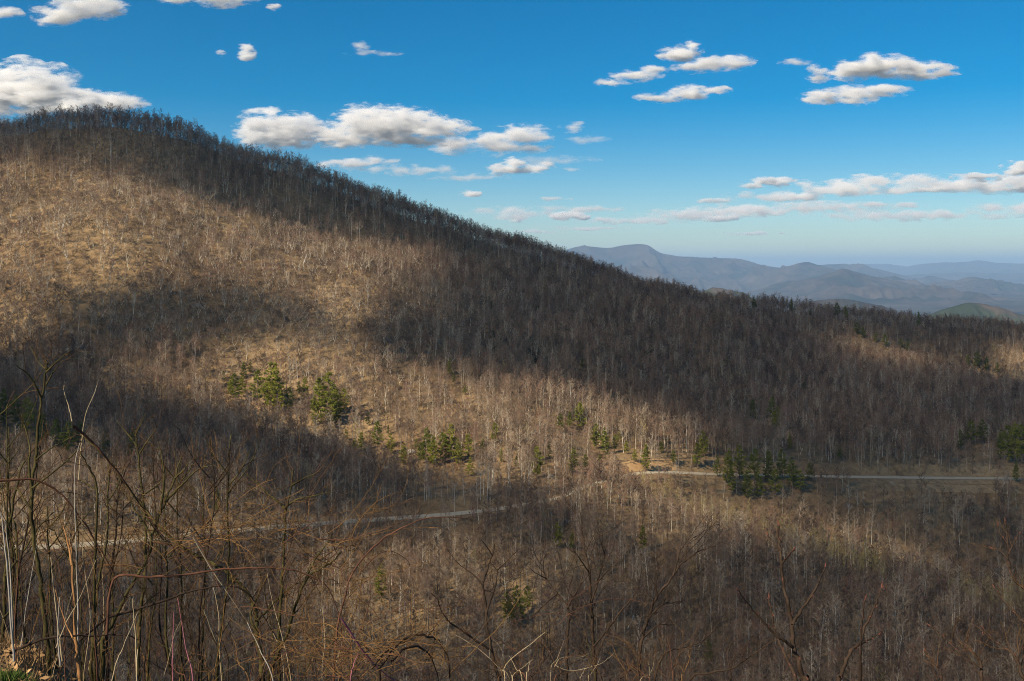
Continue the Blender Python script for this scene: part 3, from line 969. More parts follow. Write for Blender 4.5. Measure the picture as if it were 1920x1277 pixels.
# pale rocks
def boulder(seed):
    r = random.Random(seed)
    import bmesh
    bm = bmesh.new(); bmesh.ops.create_icosphere(bm, subdivisions=2, radius=1)
    for v in bm.verts:
        v.co = v.co * (1 + .45 * mnoise.noise(v.co * 1.4 + Vector((seed, 0, 0)))); v.co.z *= .6
    me = bpy.data.meshes.new('boulder'); bm.to_mesh(me); bm.free(); me.materials.append(M['rock'])
    return me
BM_ = [boulder(i) for i in range(3)]
for j, (u, v, s, lab) in enumerate([(130, 662, 3.0, 'grey rock outcrop under the shaded hollow at far left'), (150, 655, 2.4, 'second grey rock beside the outcrop under the hollow'), (845, 755, 1.6, 'white rock on the rib in the middle of the sunlit slope'), (770, 852, 2.4, 'grey rock between two pines above the shaded woods'), (1032, 897, 1.8, 'pale rock at the tip of the sunlit nose'), (1000, 815, 2.2, 'flat pale rock on the rib above the road'), (1018, 800, 1.6, 'small pale rock near the top of the rib'), (600, 838, 1.5, 'pale rock low beside the sunlit pine clump')]):
    p = hit(u, v)
    o = bpy.data.objects.new('boulder', BM_[j % 3]); C.objects.link(o)
    o.location = p + Vector((0, 0, .3 * s)); o.scale = (s, s, s); o.rotation_euler.z = j
    tag(o, lab, 'rock', 'pale rocks on the slope')


# ------------------------------------------------------------------ foreground thicket
M['olive_stem'] = mat_noise('olive_bark', [(.30, (.026, .021, .009)), (.55, (.060, .050, .018)), (.75, (.13, .105, .04))], 9, 5, .3)
M['dark_stem'] = mat_noise('dark_brown_bark', [(.30, (.020, .013, .009)), (.7, (.060, .040, .027))], 12, 5, .3)
M['red_cane'] = mat_noise('reddish_cane', [(.30, (.06, .028, .018)), (.7, (.15, .070, .042))], 10)
M['rust_vine'] = mat_noise('rust_vine', [(.30, (.085, .045, .018)), (.7, (.25, .14, .055))], 8)
M['straw'] = mat_noise('straw_stalk', [(.30, (.24, .18, .10)), (.7, (.46, .37, .24))], 7)
M['grey_stalk'] = mat_noise('weathered_stalk', [(.30, (.20, .18, .15)), (.7, (.44, .40, .34))], 7)
M['orange_bark'] = mat_noise('orange_bark', [(.30, (.17, .085, .035)), (.7, (.42, .22, .09))], 9, 5, .3)
M['purple_cane'] = mat_noise('purple_cane', [(.30, (.20, .06, .08)), (.7, (.40, .16, .20))], 9)
M['bud'] = mat_noise('red_buds', [(.30, (.09, .035, .025)), (.7, (.18, .07, .05))], 30)
M['grass'] = mat_noise('green_grass', [(.30, (.05, .09, .02)), (.7, (.12, .17, .04))], 6)


M['warm_twig'] = mat_noise('warm_brown_twigs', [(.30, (.040, .023, .012)), (.7, (.125, .070, .034))], 14)


def smooth_path(P, sub=5):
    out = []
    n = len(P)
    for i in range(n - 1):
        p0 = P[max(i - 1, 0)]; p1 = P[i]; p2 = P[i + 1]; p3 = P[min(i + 2, n - 1)]
        for s in range(sub):
            t = s / sub
            out.append(0.5 * ((2 * p1) + (p2 - p0) * t + (2 * p0 - 5 * p1 + 4 * p2 - p3) * t * t + (3 * p1 - p0 - 3 * p2 + p3) * t ** 3))
    out.append(P[-1].copy())
    return out


def twiggery(W, r, path, rad, dens, length, spread=.75, start=.2, upb=.35, levels=2, tmin=.0010):
    """side shoots along a path"""
    n = len(path)
    tot = sum((path[i + 1] - path[i]).length for i in range(n - 1))
    cnt = int(tot * dens * (1 - start)) + 1
    for j in range(cnt):
        t = start + (1 - start) * (j + r.random()) / cnt
        f = min(t, .999) * (n - 1); i = int(f)
        p = path[i].lerp(path[i + 1], f - i)
        d = (path[i + 1] - path[i]).normalized()
        sd = rvec(r); sd = (sd - d * sd.dot(d)); sd.normalize()
        td = (d * (1 - spread * .5) + sd * spread + Vector((0, 0, upb))).normalized()
        L = length * r.uniform(.35, 1.15) * (1.15 - .55 * t)
        pts = [p.copy()]; q = p.copy(); k = 5
        for s in range(k):
            td = (td + rvec(r) * .22 + Vector((0, 0, upb * .12))).normalized()
            q = q + td * L / k; pts.append(q.copy())
        r0 = max(tmin * 1.5, min(rad * .45, .0016 + L * .005))
        W.tube(pts, [r0 * (1 - .62 * s / k) for s in range(k + 1)], 4)
        if levels > 1 and L > .12:
            twiggery(W, r, pts, r0, dens * 1.5, L * .5, spread, .25, upb, levels - 1, tmin)


def stem_thing(name, label, cat, group, stems, Y, mat, r0, seed, twig=(7, .45), partname='stem', to_ground=True, depth=.5, twigs=True, levels=2, twig_mat=None, bud=False):
    """stems: list of (points in picture rows, radius factor, depth shift); the first point of the first stem is its foot"""
    r = random.Random(seed)
    u0, v0 = stems[0][0][0]
    foot = at(u0, v0, Y)
    gz = float(terrain([foot.x], [Y])[0])
    base = Vector((foot.x, Y, gz)) if to_ground else foot
    root = empty(name, base)
    tag(root, label, cat, group)
    for si, (pl, rf, dy) in enumerate(stems):
        P = []
        m_ = len(pl)
        for k, (u, v) in enumerate(pl):
            yy = Y + dy * (k / max(1, m_ - 1)) + (r.uniform(-.03, .03) * depth if k else 0)
            P.append(at(u, v, yy))
        if v0 > 1255 and to_ground and pl[0][1] > 1255:
            g = P[0].copy(); g.z = min(gz - .05, P[0].z - .05); g.x += r.uniform(-.1, .1)
            P = [g] + P
        path = smooth_path(P, 5)
        n = len(path)
        W0 = MB()
        rr = [r0 * rf * (1 - .72 * i / (n - 1)) for i in range(n)]
        # knots and bends
        for i in range(1, n - 1):
            path[i] = path[i] + rvec(r) * r0 * rf * .35
            rr[i] *= r.uniform(.92, 1.12)
        W0.tube([p - base for p in path], rr, 6)
        so = W0.obj(partname, mat, root)
        if twigs:
            W = MB()
            twiggery(W, r, [p - base for p in path], r0 * rf, twig[0], twig[1], levels=levels)
            if len(W.v): W.obj('twigs', twig_mat or (M['warm_twig'] if Y < 7.5 else mat), so)['kind'] = 'stuff'
        if bud:
            B = MB()
            for i in range(3, n, 3):
                c = path[i] - base + rvec(r) * rr[i]
                d = ((path[min(i + 1, n - 1)] - path[i]).normalized() + rvec(r) * .5).normalized()
                B.tube([c, c + d * .007, c + d * .016], [.0018, .0030, .0006], 5)
            e = path[-1] - base; d = (path[-1] - path[-2]).normalized()
            B.tube([e, e + d * .012, e + d * .030], [.0024, .0038, .0006], 5)
            B.obj('buds', M['bud'], so)['kind'] = 'stuff'
    return root


G1 = 'bare shrubs of the left thicket'
stem_thing('bare_shrub', 'tallest dark shrub of the left thicket, forked at its top', 'shrub', G1, [
    ([(92, 1277), (90, 1224), (80, 1140), (72, 1057), (60, 990), (60, 897), (67, 860), (72, 800), (78, 747), (87, 693), (86, 675)], 1.0, .3),
    ([(87, 693), (72, 678), (57, 650)], .35, .1), ([(87, 697), (110, 675), (135, 655)], .35, -.1), ([(86, 722), (102, 695), (120, 675)], .3, .1),
    ([(78, 747), (66, 722), (50, 700), (28, 684)], .4, -.15), ([(67, 862), (100, 838), (145, 815)], .35, .15),
    ([(60, 915), (90, 893), (130, 860), (150, 838)], .4, -.2), ([(60, 930), (54, 870), (56, 835), (44, 790)], .5, .1),
    ([(60, 960), (30, 915), (8, 930)], .35, .2)], 5.8, M['olive_stem'], .0165, 1, (8, .32))
stem_thing('bare_shrub', 'dark upright shrub with a three-pronged top right of the tallest one', 'shrub', G1, [
    ([(258, 1277), (260, 1190), (263, 1147), (272, 1090), (273, 1024), (272, 977), (263, 893), (257, 837), (255, 807)], 1.0, .3),
    ([(257, 837), (238, 812), (218, 788)], .4, .1), ([(256, 812), (264, 795), (273, 773)], .35, 0), ([(262, 850), (280, 822), (297, 798)], .4, -.1),
    ([(268, 930), (300, 905), (330, 875)], .4, .2)], 6.4, M['olive_stem'], .0155, 2, (8, .34))
stem_thing('bare_shrub', 'leaning olive shrub whose branches spread towards the middle', 'shrub', G1, [
    ([(190, 1277), (193, 1204), (212, 1165), (233, 1124), (255, 1083), (277, 1044), (290, 990), (310, 940), (327, 897), (340, 857)], 1.0, .4),
    ([(310, 940), (325, 925), (345, 905), (372, 880), (397, 873)], .5, -.2), ([(300, 965), (308, 900), (305, 862), (295, 827)], .5, .1),
    ([(327, 897), (345, 880), (357, 862)], .4, 0), ([(285, 1005), (255, 960), (240, 930), (215, 905)], .45, .2)], 6.0, M['olive_stem'], .0165, 3, (8, .34))
stem_thing('bare_shrub', 'pair of thin olive stems in front of the pale road', 'shrub', G1, [
    ([(173, 1277), (173, 1224), (177, 1157), (187, 1074), (200, 1017), (203, 924), (204, 870)], 1.0, .2),
    ([(178, 1277), (177, 1140), (178, 1060), (180, 1024), (182, 917), (167, 877), (150, 848)], .9, -.2),
    ([(203, 940), (225, 900), (240, 843)], .45, .1), ([(182, 920), (160, 905), (140, 893)], .4, .1)], 5.9, M['olive_stem'], .0125, 4, (8, .32))
stem_thing('bare_shrub', 'thin dark stem curving between the two tall shrubs', 'shrub', G1, [
    ([(202, 1277), (198, 1180), (204, 1120), (207, 1070), (217, 1007), (220, 940), (228, 900), (245, 862)], 1.0, .2),
    ([(207, 1070), (190, 1045), (170, 1000), (152, 960)], .5, .2), ([(220, 945), (205, 915), (192, 895)], .5, .1)], 6.6, M['dark_stem'], .0125, 5, (8, .34))
stem_thing('bare_shrub', 'dark many-branched shrub at the extreme left edge', 'shrub', G1, [
    ([(8, 1277), (6, 1180), (10, 1080), (14, 1010), (25, 940), (40, 880), (56, 850)], 1.0, .2),
    ([(24, 1277), (28, 1180), (33, 1080), (32, 1010), (24, 975), (8, 955)], .8, .2),
    ([(10, 1080), (40, 1040), (72, 990), (100, 960)], .5, -.1), ([(6, 1160), (30, 1130), (60, 1085), (75, 1062)], .5, .2),
    ([(0, 778), (25, 755), (60, 722), (85, 690)], .4, .2)], 6.2, M['olive_stem'], .0145, 6, (8, .36))
stem_thing('bare_shrub', 'large olive shrub with wide arching limbs in the lower middle left', 'shrub', G1, [
    ([(493, 1290), (490, 1250), (483, 1194), (480, 1155), (473, 1130), (457, 1104), (437, 1085), (417, 1067), (360, 1037), (320, 1007), (285, 970), (240, 915), (200, 860), (150, 815)], 1.1, .5),
    ([(505, 1290), (510, 1257), (525, 1215), (540, 1184), (555, 1130), (573, 1087), (592, 1072), (617, 1057), (640, 1035)], .9, -.3),
    ([(523, 1277), (523, 1174), (527, 1110), (530, 1057), (534, 1000), (537, 957), (547, 907), (550, 880)], .8, .2),
    ([(537, 955), (518, 938), (500, 924), (478, 903), (457, 887)], .5, .1), ([(537, 950), (555, 938), (585, 930), (627, 922)], .45, -.2),
    ([(547, 910), (575, 895), (602, 884)], .4, .1), ([(480, 1165), (500, 1145), (540, 1105), (572, 1088)], .6, .2),
    ([(573, 1087), (590, 1050), (612, 1020), (625, 1000)], .5, .2), ([(483, 1190), (470, 1150), (490, 1100), (482, 1060)], .5, .2)], 6.3, M['olive_stem'], .0165, 7, (8, .40))

r7 = random.Random(77)
SIDES = ['beside the tallest shrub', 'in front of the bright stretch of road', 'behind the leaning shrub', 'left of the arching limbs']
for j in range(16):
    u = r7.uniform(-10, 420); top = r7.uniform(720, 960) + (70 if u > 300 else 0); bu_ = u + r7.gauss(0, 48)
    mid = [(u + (bu_ - u) * t + r7.gauss(0, 5), 1290 + (top - 1290) * t) for t in (0, .25, .5, .75, 1)]
    st = [(mid, 1.0, r7.uniform(-.3, .3))]
    for q in range(r7.choice((3, 4, 5))):
        t = r7.uniform(.45, .92); a = (u + (bu_ - u) * t, 1290 + (top - 1290) * t); sd = r7.choice((-1, 1)); L_ = r7.uniform(45, 120)
        st.append(([a, (a[0] + sd * L_ * .32, a[1] - L_ * .40), (a[0] + sd * L_ * .55, a[1] - L_ * .9)], .5, r7.uniform(-.2, .2)))
    dark = r7.random() < .5
    stem_thing('bare_shrub', f'{"dark" if dark else "olive"} slender bare shrub {SIDES[min(3, max(0, int(u / 105)))]}', 'shrub', f'slender {"dark" if dark else "olive"} shrubs {SIDES[min(3, max(0, int(u / 105)))]}', st, r7.uniform(5.6, 7.4), M['dark_stem' if dark else 'olive_stem'], r7.uniform(.007, .012), 160 + j, (8, .30))

G2 = 'arching bramble canes'
stem_thing('bramble_cane', 'long reddish bramble cane arching over the lower left thicket', 'bramble', G2, [
    ([(200, 1190), (213, 1087), (280, 1082), (353, 1077), (410, 1068), (467, 1065), (520, 1066), (567, 1074), (610, 1097), (625, 1125), (640, 1175), (645, 1277)], 1.0, .5)], 5.2, M['red_cane'], .0075, 20, (5, .22), 'cane', levels=1)
stem_thing('bramble_cane', 'dark bramble cane rising in a low arch to the olive shrub', 'bramble', G2, [
    ([(150, 1200), (200, 1160), (250, 1145), (313, 1124), (353, 1110), (410, 1099), (453, 1104), (477, 1130), (500, 1165), (520, 1200)], 1.0, .4)], 5.4, M['dark_stem'], .0085, 21, (5, .22), 'cane', levels=1)
stem_thing('bramble_cane', 'dark cane lying almost level above the grass at lower left', 'bramble', G2, [
    ([(20, 1225), (33, 1217), (77, 1200), (133, 1192), (180, 1192), (233, 1191), (260, 1200)], 1.0, .3)], 5.0, M['dark_stem'], .0085, 22, (4, .15), 'cane', levels=1)
stem_thing('bramble_cane', 'cane arching down across the left shrubs above the road', 'bramble', G2, [
    ([(-20, 905), (20, 900), (67, 900), (110, 923), (140, 957), (170, 1000), (205, 1060), (235, 1130)], 1.0, .4)], 5.6, M['red_cane'], .0075, 23, (5, .25), 'cane', levels=1)
stem_thing('bramble_cane', 'thin cane arching alone towards the middle, its tip over the road', 'bramble', G2, [
    ([(625, 1277), (632, 1180), (645, 1124), (663, 1070), (710, 1017), (753, 990), (800, 972), (840, 970), (876, 973)], 1.0, .4)], 5.5, M['red_cane'], .0072, 24, (3, .16), 'cane', levels=1)
stem_thing('bramble_cane', 'dark cane bent over into a hoop at the bottom, left of centre', 'bramble', G2, [
    ([(712, 1277), (722, 1240), (740, 1212), (773, 1191), (800, 1193), (823, 1202), (838, 1230), (845, 1277)], 1.1, .3), ([(735, 1240), (760, 1215), (790, 1215), (812, 1240), (822, 1277)], .9, .3),
    ([(700, 1250), (720, 1225), (755, 1205), (785, 1200)], .8, .2)], 5.0, M['dark_stem'], .0095, 25, (10, .26), 'cane', levels=1)
stem_thing('bramble_cane', 'straight dark cane slanting down from the tall shrub to the bottom', 'bramble', G2, [
    ([(138, 800), (165, 822), (200, 860), (235, 905), (262, 945), (300, 1000), (340, 1040)], 1.0, .5)], 5.6, M['red_cane'], .0075, 26, (4, .24), 'cane', levels=1)
stem_thing('bramble_cane', 'reddish cane sloping from the hoop towards the bottom edge', 'bramble', G2, [
    ([(640, 1160), (680, 1220), (720, 1262), (760, 1290)], 1.0, .3)], 5.0, M['purple_cane'], .006, 27, (3, .15), 'cane', levels=1)


# tangles of rusty vines
def tangle(label, spots, Y, seed, n, L, mat):
    r = random.Random(seed)
    base = at(spots[0][0], spots[0][1], Y); gz = float(terrain([base.x], [Y])[0]); base = Vector((base.x, Y, gz))
    root = empty('vine_tangle', base); tag(root, label, 'vines', 'tangles of rusty vines')
    for j in range(n):
        u, v, su, sv = r.choice(spots)
        p = at(u + r.gauss(0, su), v + r.gauss(0, sv), Y + r.uniform(-.5, .5)) - base
        d = Vector((r.uniform(-1, 1), r.uniform(-.5, .5), r.uniform(-.2, .9))).normalized()
        pts = []
        k = 12; bend = rvec(r) * .16
        for s in range(k):
            pts.append(p.copy()); d = (d + bend + rvec(r) * .16 + Vector((0, 0, -.05))).normalized(); p = p + d * L * r.uniform(.6, 1.2) / k
        W = MB(); r0 = r.uniform(.0010, .0026)
        W.tube(pts, [r0 * (1 - .5 * s / k) for s in range(k)], 4)
        so = W.obj('vine', mat if r.random() < .75 else M['red_cane'], root)
        if r.random() < .7:
            W = MB(); twiggery(W, r, pts, r0, 9, .14, levels=1, start=.1); W.obj('tendrils', mat, so)['kind'] = 'stuff'
    return root


tangle('rusty vine tangle hanging in the left thicket beside the road', [(330, 1035, 55, 16), (290, 1055, 40, 20), (370, 1010, 45, 14)], 6.0, 31, 62, .75, M['rust_vine'])
tangle('rusty vine tangle draped over the arching limbs right of the olive shrub', [(560, 985, 45, 22), (610, 1030, 40, 25), (640, 1080, 18, 40), (500, 1000, 50, 25), (660, 1120, 14, 40)], 6.2, 32, 78, .8, M['rust_vine'])
tangle('rusty vine tangle along the bottom edge left of centre', [(700, 1240, 45, 20), (770, 1235, 45, 22), (660, 1245, 30, 20), (600, 1200, 50, 30)], 5.2, 33, 80, .7, M['rust_vine'])
tangle('thin vine tangle between the saplings at the bottom centre', [(1040, 1130, 45, 40), (1060, 1230, 60, 25), (960, 1250, 50, 15)], 7.2, 34, 30, .8, M['dark_stem'])

# saplings of the middle and right
G3 = 'bare saplings along the lower edge'
stem_thing('bare_sapling', 'dark forked sapling left of the big dark pine in the valley', 'sapling', G3, [
    ([(936, 1290), (933, 1267), (922, 1220), (913, 1177), (912, 1150), (907, 1107), (906, 1090), (914, 1065), (923, 1040), (928, 1020)], 1.0, .3),
    ([(906, 1098), (890, 1080), (873, 1067), (855, 1052), (838, 1030)], .45, .1), ([(923, 1042), (912, 1024), (902, 1012)], .35, -.1),
    ([(912, 1150), (920, 1125), (930, 1095), (933, 1070), (945, 1058), (957, 1045), (970, 1032)], .5, .2), ([(933, 1070), (926, 1062), (920, 1055)], .3, 0),
    ([(917, 1217), (895, 1203), (873, 1187), (850, 1172), (837, 1160), (825, 1140), (820, 1124), (808, 1112)], .55, -.3),
    ([(876, 1189), (862, 1170), (846, 1145), (840, 1125)], .35, .1), ([(907, 1107), (918, 1109), (925, 1113)], .3, .05)], 8.0, M['dark_stem'], .017, 41, (2.6, .26))
stem_thing('bare_sapling', 'tall bushy dark sapling just right of the middle', 'sapling', G3, [
    ([(1115, 1290), (1113, 1234), (1110, 1157), (1106, 1090), (1104, 1060), (1097, 1037), (1092, 1000), (1087, 957)], 1.0, .3),
    ([(1108, 1130), (1118, 1100), (1126, 1070), (1133, 1040), (1140, 1010)], .5, .2), ([(1105, 1075), (1090, 1052), (1075, 1030)], .4, -.2),
    ([(1113, 1212), (1140, 1180), (1165, 1145), (1190, 1115), (1205, 1095)], .5, .2), ([(1110, 1160), (1085, 1130), (1070, 1110)], .4, .2),
    ([(1118, 1095), (1135, 1075), (1160, 1052)], .4, -.2), ([(1098, 1035), (1110, 1010), (1125, 985)], .35, .1)], 8.4, M['dark_stem'], .018, 42, (6, .5))
stem_thing('bare_sapling', 'twiggy brown sapling with a pale stem between the two dark ones', 'sapling', G3, [
    ([(1060, 1290), (1063, 1224), (1064, 1190), (1067, 1157), (1062, 1135), (1040, 1107), (1025, 1085), (1018, 1060), (1025, 1035)], 1.0, .3),
    ([(1064, 1140), (1075, 1118), (1088, 1095), (1095, 1065)], .6, .2), ([(1045, 1112), (1020, 1135), (1000, 1155), (985, 1175)], .5, .2), ([(1025, 1085), (1005, 1075), (990, 1062)], .4, -.1)], 8.2, M['dark_stem'], .0145, 43, (7, .42))
stem_thing('bare_sapling', 'leaning dark sapling with a dense twiggy top right of the middle', 'sapling', G3, [
    ([(1195, 1290), (1200, 1224), (1208, 1185), (1218, 1150), (1233, 1117), (1255, 1090), (1275, 1060), (1300, 1040), (1318, 1030)], 1.0, .4),
    ([(1233, 1117), (1228, 1100), (1220, 1082)], .4, 0), ([(1215, 1160), (1240, 1135), (1262, 1130), (1285, 1125)], .5, .2), ([(1262, 1080), (1270, 1050), (1280, 1012)], .5, .1),
    ([(1208, 1195), (1235, 1172), (1258, 1172), (1290, 1160)], .4, .2), ([(1285, 1050), (1290, 1020), (1305, 1005)], .35, .1)], 8.6, M['dark_stem'], .018, 44, (6.5, .48))
stem_thing('bare_sapling', 'low dark branches sweeping right along the bottom, right of the leaning sapling', 'sapling', G3, [
    ([(1225, 1290), (1245, 1228), (1290, 1212), (1320, 1200), (1350, 1165)], .9, .3), ([(1290, 1290), (1330, 1262), (1370, 1255), (1400, 1235), (1450, 1200)], .9, -.3),
    ([(1368, 1255), (1364, 1225), (1375, 1200)], .5, .1), ([(1370, 1258), (1392, 1230), (1405, 1200)], .5, .1)], 8.0, M['dark_stem'], .012, 45, (6, .4))
stem_thing('bare_sapling', 'bold reddish-brown sapling with four clean branches at lower right', 'sapling', G3, [
    ([(1511, 1290), (1507, 1277), (1497, 1240), (1487, 1210), (1483, 1164), (1476, 1130), (1470, 1097), (1465, 1050), (1461, 1015), (1460, 985)], 1.0, .2),
    ([(1461, 1032), (1450, 1018), (1440, 1003)], .35, .05), ([(1465, 1058), (1476, 1045), (1487, 1032)], .35, -.05),
    ([(1486, 1172), (1500, 1148), (1513, 1130), (1532, 1100), (1547, 1064)], .6, .15), ([(1487, 1214), (1470, 1200), (1453, 1190), (1420, 1154), (1400, 1130), (1385, 1108)], .6, -.15),
    ([(1493, 1290), (1480, 1245), (1467, 1217), (1455, 1190), (1447, 1150), (1442, 1122)], .75, .25)], 4.6, M['dark_stem'], .0145, 46, (1, .03), levels=1, bud=True, twigs=False)
stem_thing('bare_sapling', 'smaller curved sapling with budded tips right of the bold one', 'sapling', G3, [
    ([(1570, 1290), (1573, 1277), (1587, 1237), (1600, 1217), (1613, 1204), (1620, 1180), (1637, 1144), (1646, 1122), (1653, 1102)], 1.0, .15),
    ([(1611, 1290), (1613, 1240), (1615, 1200), (1617, 1164), (1622, 1125)], .8, -.1), ([(1613, 1208), (1630, 1200), (1648, 1189)], .5, .1)], 4.8, M['dark_stem'], .0110, 47, (1, .03), levels=1, bud=True, twigs=False)
stem_thing('bare_sapling', 'twiggy grey sapling reaching in at the right edge', 'sapling', G3, [
    ([(1990, 1290), (1960, 1180), (1935, 1120), (1918, 1102), (1900, 1084), (1892, 1057), (1890, 1017), (1885, 978)], 1.0, .3), ([(1891, 1040), (1903, 1015), (1912, 1000)], .4, .1), ([(1891, 1050), (1878, 1035), (1862, 1028)], .4, .1), ([(1890, 1020), (1876, 1002), (1872, 985)], .35, .1)], 6.0, M['dark_stem'], .0125, 48, (9, .2), bud=True)
stem_thing('bare_sapling', 'drooping dark sapling in the bottom right corner', 'sapling', G3, [
    ([(1925, 1290), (1917, 1270), (1907, 1240), (1895, 1222), (1870, 1205), (1845, 1180)], 1.0, .2), ([(1990, 1240), (1950, 1190), (1918, 1165), (1905, 1150), (1880, 1125), (1865, 1102)], .9, .3), ([(1907, 1238), (1920, 1200), (1926, 1170)], .5, .1)], 5.6, M['dark_stem'], .0125, 49, (9, .24), bud=True)
stem_thing('bare_sapling', 'slim dark sapling with bowed branches left of the bottom right corner', 'sapling', G3, [
    ([(1841, 1290), (1840, 1252), (1835, 1235), (1815, 1212), (1812, 1200)], 1.0, .2), ([(1838, 1250), (1810, 1235), (1790, 1215), (1770, 1195), (1745, 1175)], .6, .2), ([(1836, 1236), (1836, 1210), (1842, 1190)], .5, .1), ([(1770, 1290), (1750, 1245), (1735, 1220)], .6, .1)], 5.8, M['dark_stem'], .0105, 50, (9, .26), bud=True)

# dry stalks
STALKS = [
    ('pale straw stalk broken off upright in the lower left thicket', [(257, 1290), (254, 1200), (248, 1122)], 'straw', .0062, 4.6),
    ('straw stalk leaning left against the upright pale one', [(213, 1262), (230, 1215), (258, 1148)], 'straw', .0052, 4.7),
    ('short straw stalk at the bottom edge under the upright pale one', [(257, 1290), (258, 1217)], 'straw', .006, 4.5),
    ('white weathered stick slanting up to the olive shrub', [(515, 1290), (490, 1225), (463, 1167)], 'grey_stalk', .0062, 5.0),
    ('thin tan stalk slanting through the vine tangle', [(362, 1007), (395, 1065), (432, 1120), (470, 1175)], 'straw', .0048, 5.4),
    ('short pale stalk pointing down right below the low arch', [(383, 1144), (396, 1180), (407, 1207)], 'straw', .0055, 4.9),
    ('pale grey pole-like stalk at the far left edge', [(26, 1240), (18, 1130), (8, 1010), (-2, 950)], 'grey_stalk', .0080, 5.0),
    ('second pale grey stalk beside the one at the left edge', [(24, 1230), (22, 1130), (15, 1030), (6, 950)], 'grey_stalk', .0062, 5.2),
    ('thin grey stalk leaning right behind the tallest shrub', [(38, 1220), (52, 1120), (73, 1000)], 'grey_stalk', .0048, 5.6),
    ('cream stalk right of the tallest shrub', [(117, 1240), (104, 1130), (95, 1045)], 'straw', .0058, 5.2),
    ('cracked white stalk standing in the grass', [(113, 1250), (108, 1190), (112, 1120)], 'grey_stalk', .0052, 4.9),
    ('rust-coloured stalk crossing the cream one', [(138, 1200), (120, 1160), (103, 1105)], 'orange_bark', .0055, 5.0),
    ('tan stalk leaning right in front of the orange stem', [(105, 1215), (125, 1165), (145, 1130), (180, 1050)], 'straw', .005, 5.1),
    ('grey upright stalk beside the orange stem', [(147, 1250), (146, 1150), (143, 1040), (140, 880), (150, 830)], 'grey_stalk', .0068, 5.3),
    ('forked tan stalk rising above the thicket', [(147, 900), (152, 840), (160, 780), (178, 735), (184, 712)], 'straw', .0052, 5.8),
    ('dry bent stalk tall between the two high shrubs', [(135, 790), (128, 760), (120, 735), (121, 712)], 'straw', .0042, 5.8),
    ('curved straw cane low at the bottom centre', [(1040, 1247), (1060, 1256), (1083, 1257), (1123, 1246), (1140, 1235), (1152, 1224)], 'straw', .0034, 6.6),
    ('short curved straw cane above the low one at bottom centre', [(1040, 1250), (1050, 1235), (1066, 1232), (1090, 1232), (1104, 1225)], 'straw', .0034, 6.6),
    ('pale straight stalk slanting up at bottom centre', [(1032, 1277), (1045, 1235), (1058, 1200)], 'straw', .003, 6.4),
    ('pair-like thin straw stalk left of the curved canes', [(980, 1285), (968, 1255), (955, 1230)], 'straw', .0045, 5.4),
    ('short olive-straw stalk at the bottom just left of the curved canes', [(988, 1285), (990, 1260), (994, 1238)], 'straw', .0045, 5.3),
    ('bright red cane upright at the bottom of the thicket', [(325, 1290), (324, 1215), (326, 1147)], 'purple_cane', .0052, 4.8),
    ('pinkish-purple cane beside the red one', [(362, 1290), (348, 1215), (333, 1122)], 'purple_cane', .0052, 4.8),
    ('purple cane leaning left at the bottom right of the hoop', [(655, 1290), (662, 1250), (672, 1225)], 'purple_cane', .005, 4.8),
]
for j, (lab, pl, mt, rr, Y) in enumerate(STALKS):
    stem_thing('dry_stalk', lab, 'stalk', 'dry stalks of the thicket', [(pl, 1.0, .1)], Y, M[mt], rr * .75, 700 + j, twigs=False, partname='stalk')
stem_thing('orange_stem', 'orange-barked stem with peeling base in the lower left', 'stem', None, [
    ([(152, 1290), (145, 1240), (143, 1200), (138, 1120), (134, 1044), (130, 1010)], 1.0, .1), ([(135, 1060), (128, 1020), (118, 985)], .5, .1)], 5.2, M['orange_bark'], .0135, 60, (4, .2), levels=1)

# thin understorey stems filling the thicket
r9 = random.Random(99)
for j in range(150):
    u = r9.uniform(-10, 660) if j < 120 else r9.uniform(900, 1340)
    top = 1277 - (r9.uniform(40, 300) if j < 120 else r9.uniform(30, 130)) * (1.1 if u < 300 else .8)
    Y = r9.uniform(5.0, 7.6)
    lean = r9.gauss(0, 45)
    pl = [(u, 1290), (u + lean * .2 + r9.gauss(0, 6), 1290 - (1290 - top) * .4), (u + lean * .6 + r9.gauss(0, 8), 1290 - (1290 - top) * .75), (u + lean, top)]
    mt = r9.choice(['olive_stem', 'dark_stem', 'dark_stem', 'red_cane', 'straw', 'rust_vine'])
    where = 'in the left thicket' if u < 330 else 'around the olive shrub' if u < 660 else 'between the saplings at the bottom centre'
    look = {'olive_stem': 'thin olive stem', 'dark_stem': 'thin dark stem', 'red_cane': 'thin reddish stem', 'straw': 'thin straw stem', 'rust_vine': 'thin rusty stem'}[mt]
    stem_thing('thin_stem', f'{look} {where}', 'stem', f'{look}s {where}', [(pl, 1.0, .15)], Y, M[mt], r9.uniform(.0022, .0050), 800 + j, (9 if mt != 'straw' else 2, .22), levels=1)

# grass and dead leaves on the near bank
r8 = random.Random(88)
W = MB()
for j in range(5200):
    x = r8.uniform(-3.4, -1.0); y = r8.uniform(3.6, 6.4)
    z = float(0)
    ux = 960 + F * x / y
    if ux < -250 or ux > 420: continue
    dens = .9 if ux < 90 else .35
    if r8.random() > dens: continue
    p = Vector((x, y, 0)); L = r8.uniform(.04, .14)
    d = (Vector((0, 0, 1)) + rvec(r8) * .8).normalized()
    W.blade(p, p + d * L, r8.uniform(.002, .004), d.cross(rvec(r8)).normalized())
V = np.array([tuple(v) for v in W.v]); k3 = V.reshape(-1, 3, 3)
gzs = terrain(k3[:, 0, 0], k3[:, 0, 1]); k3[:, :, 2] += gzs[:, None]
tag(mesh_obj('dry_grass', k3.reshape(-1, 3), W.f, M['verge']), 'short dry grass on the bank in the lower left corner', 'grass', kind='stuff')
W = MB()
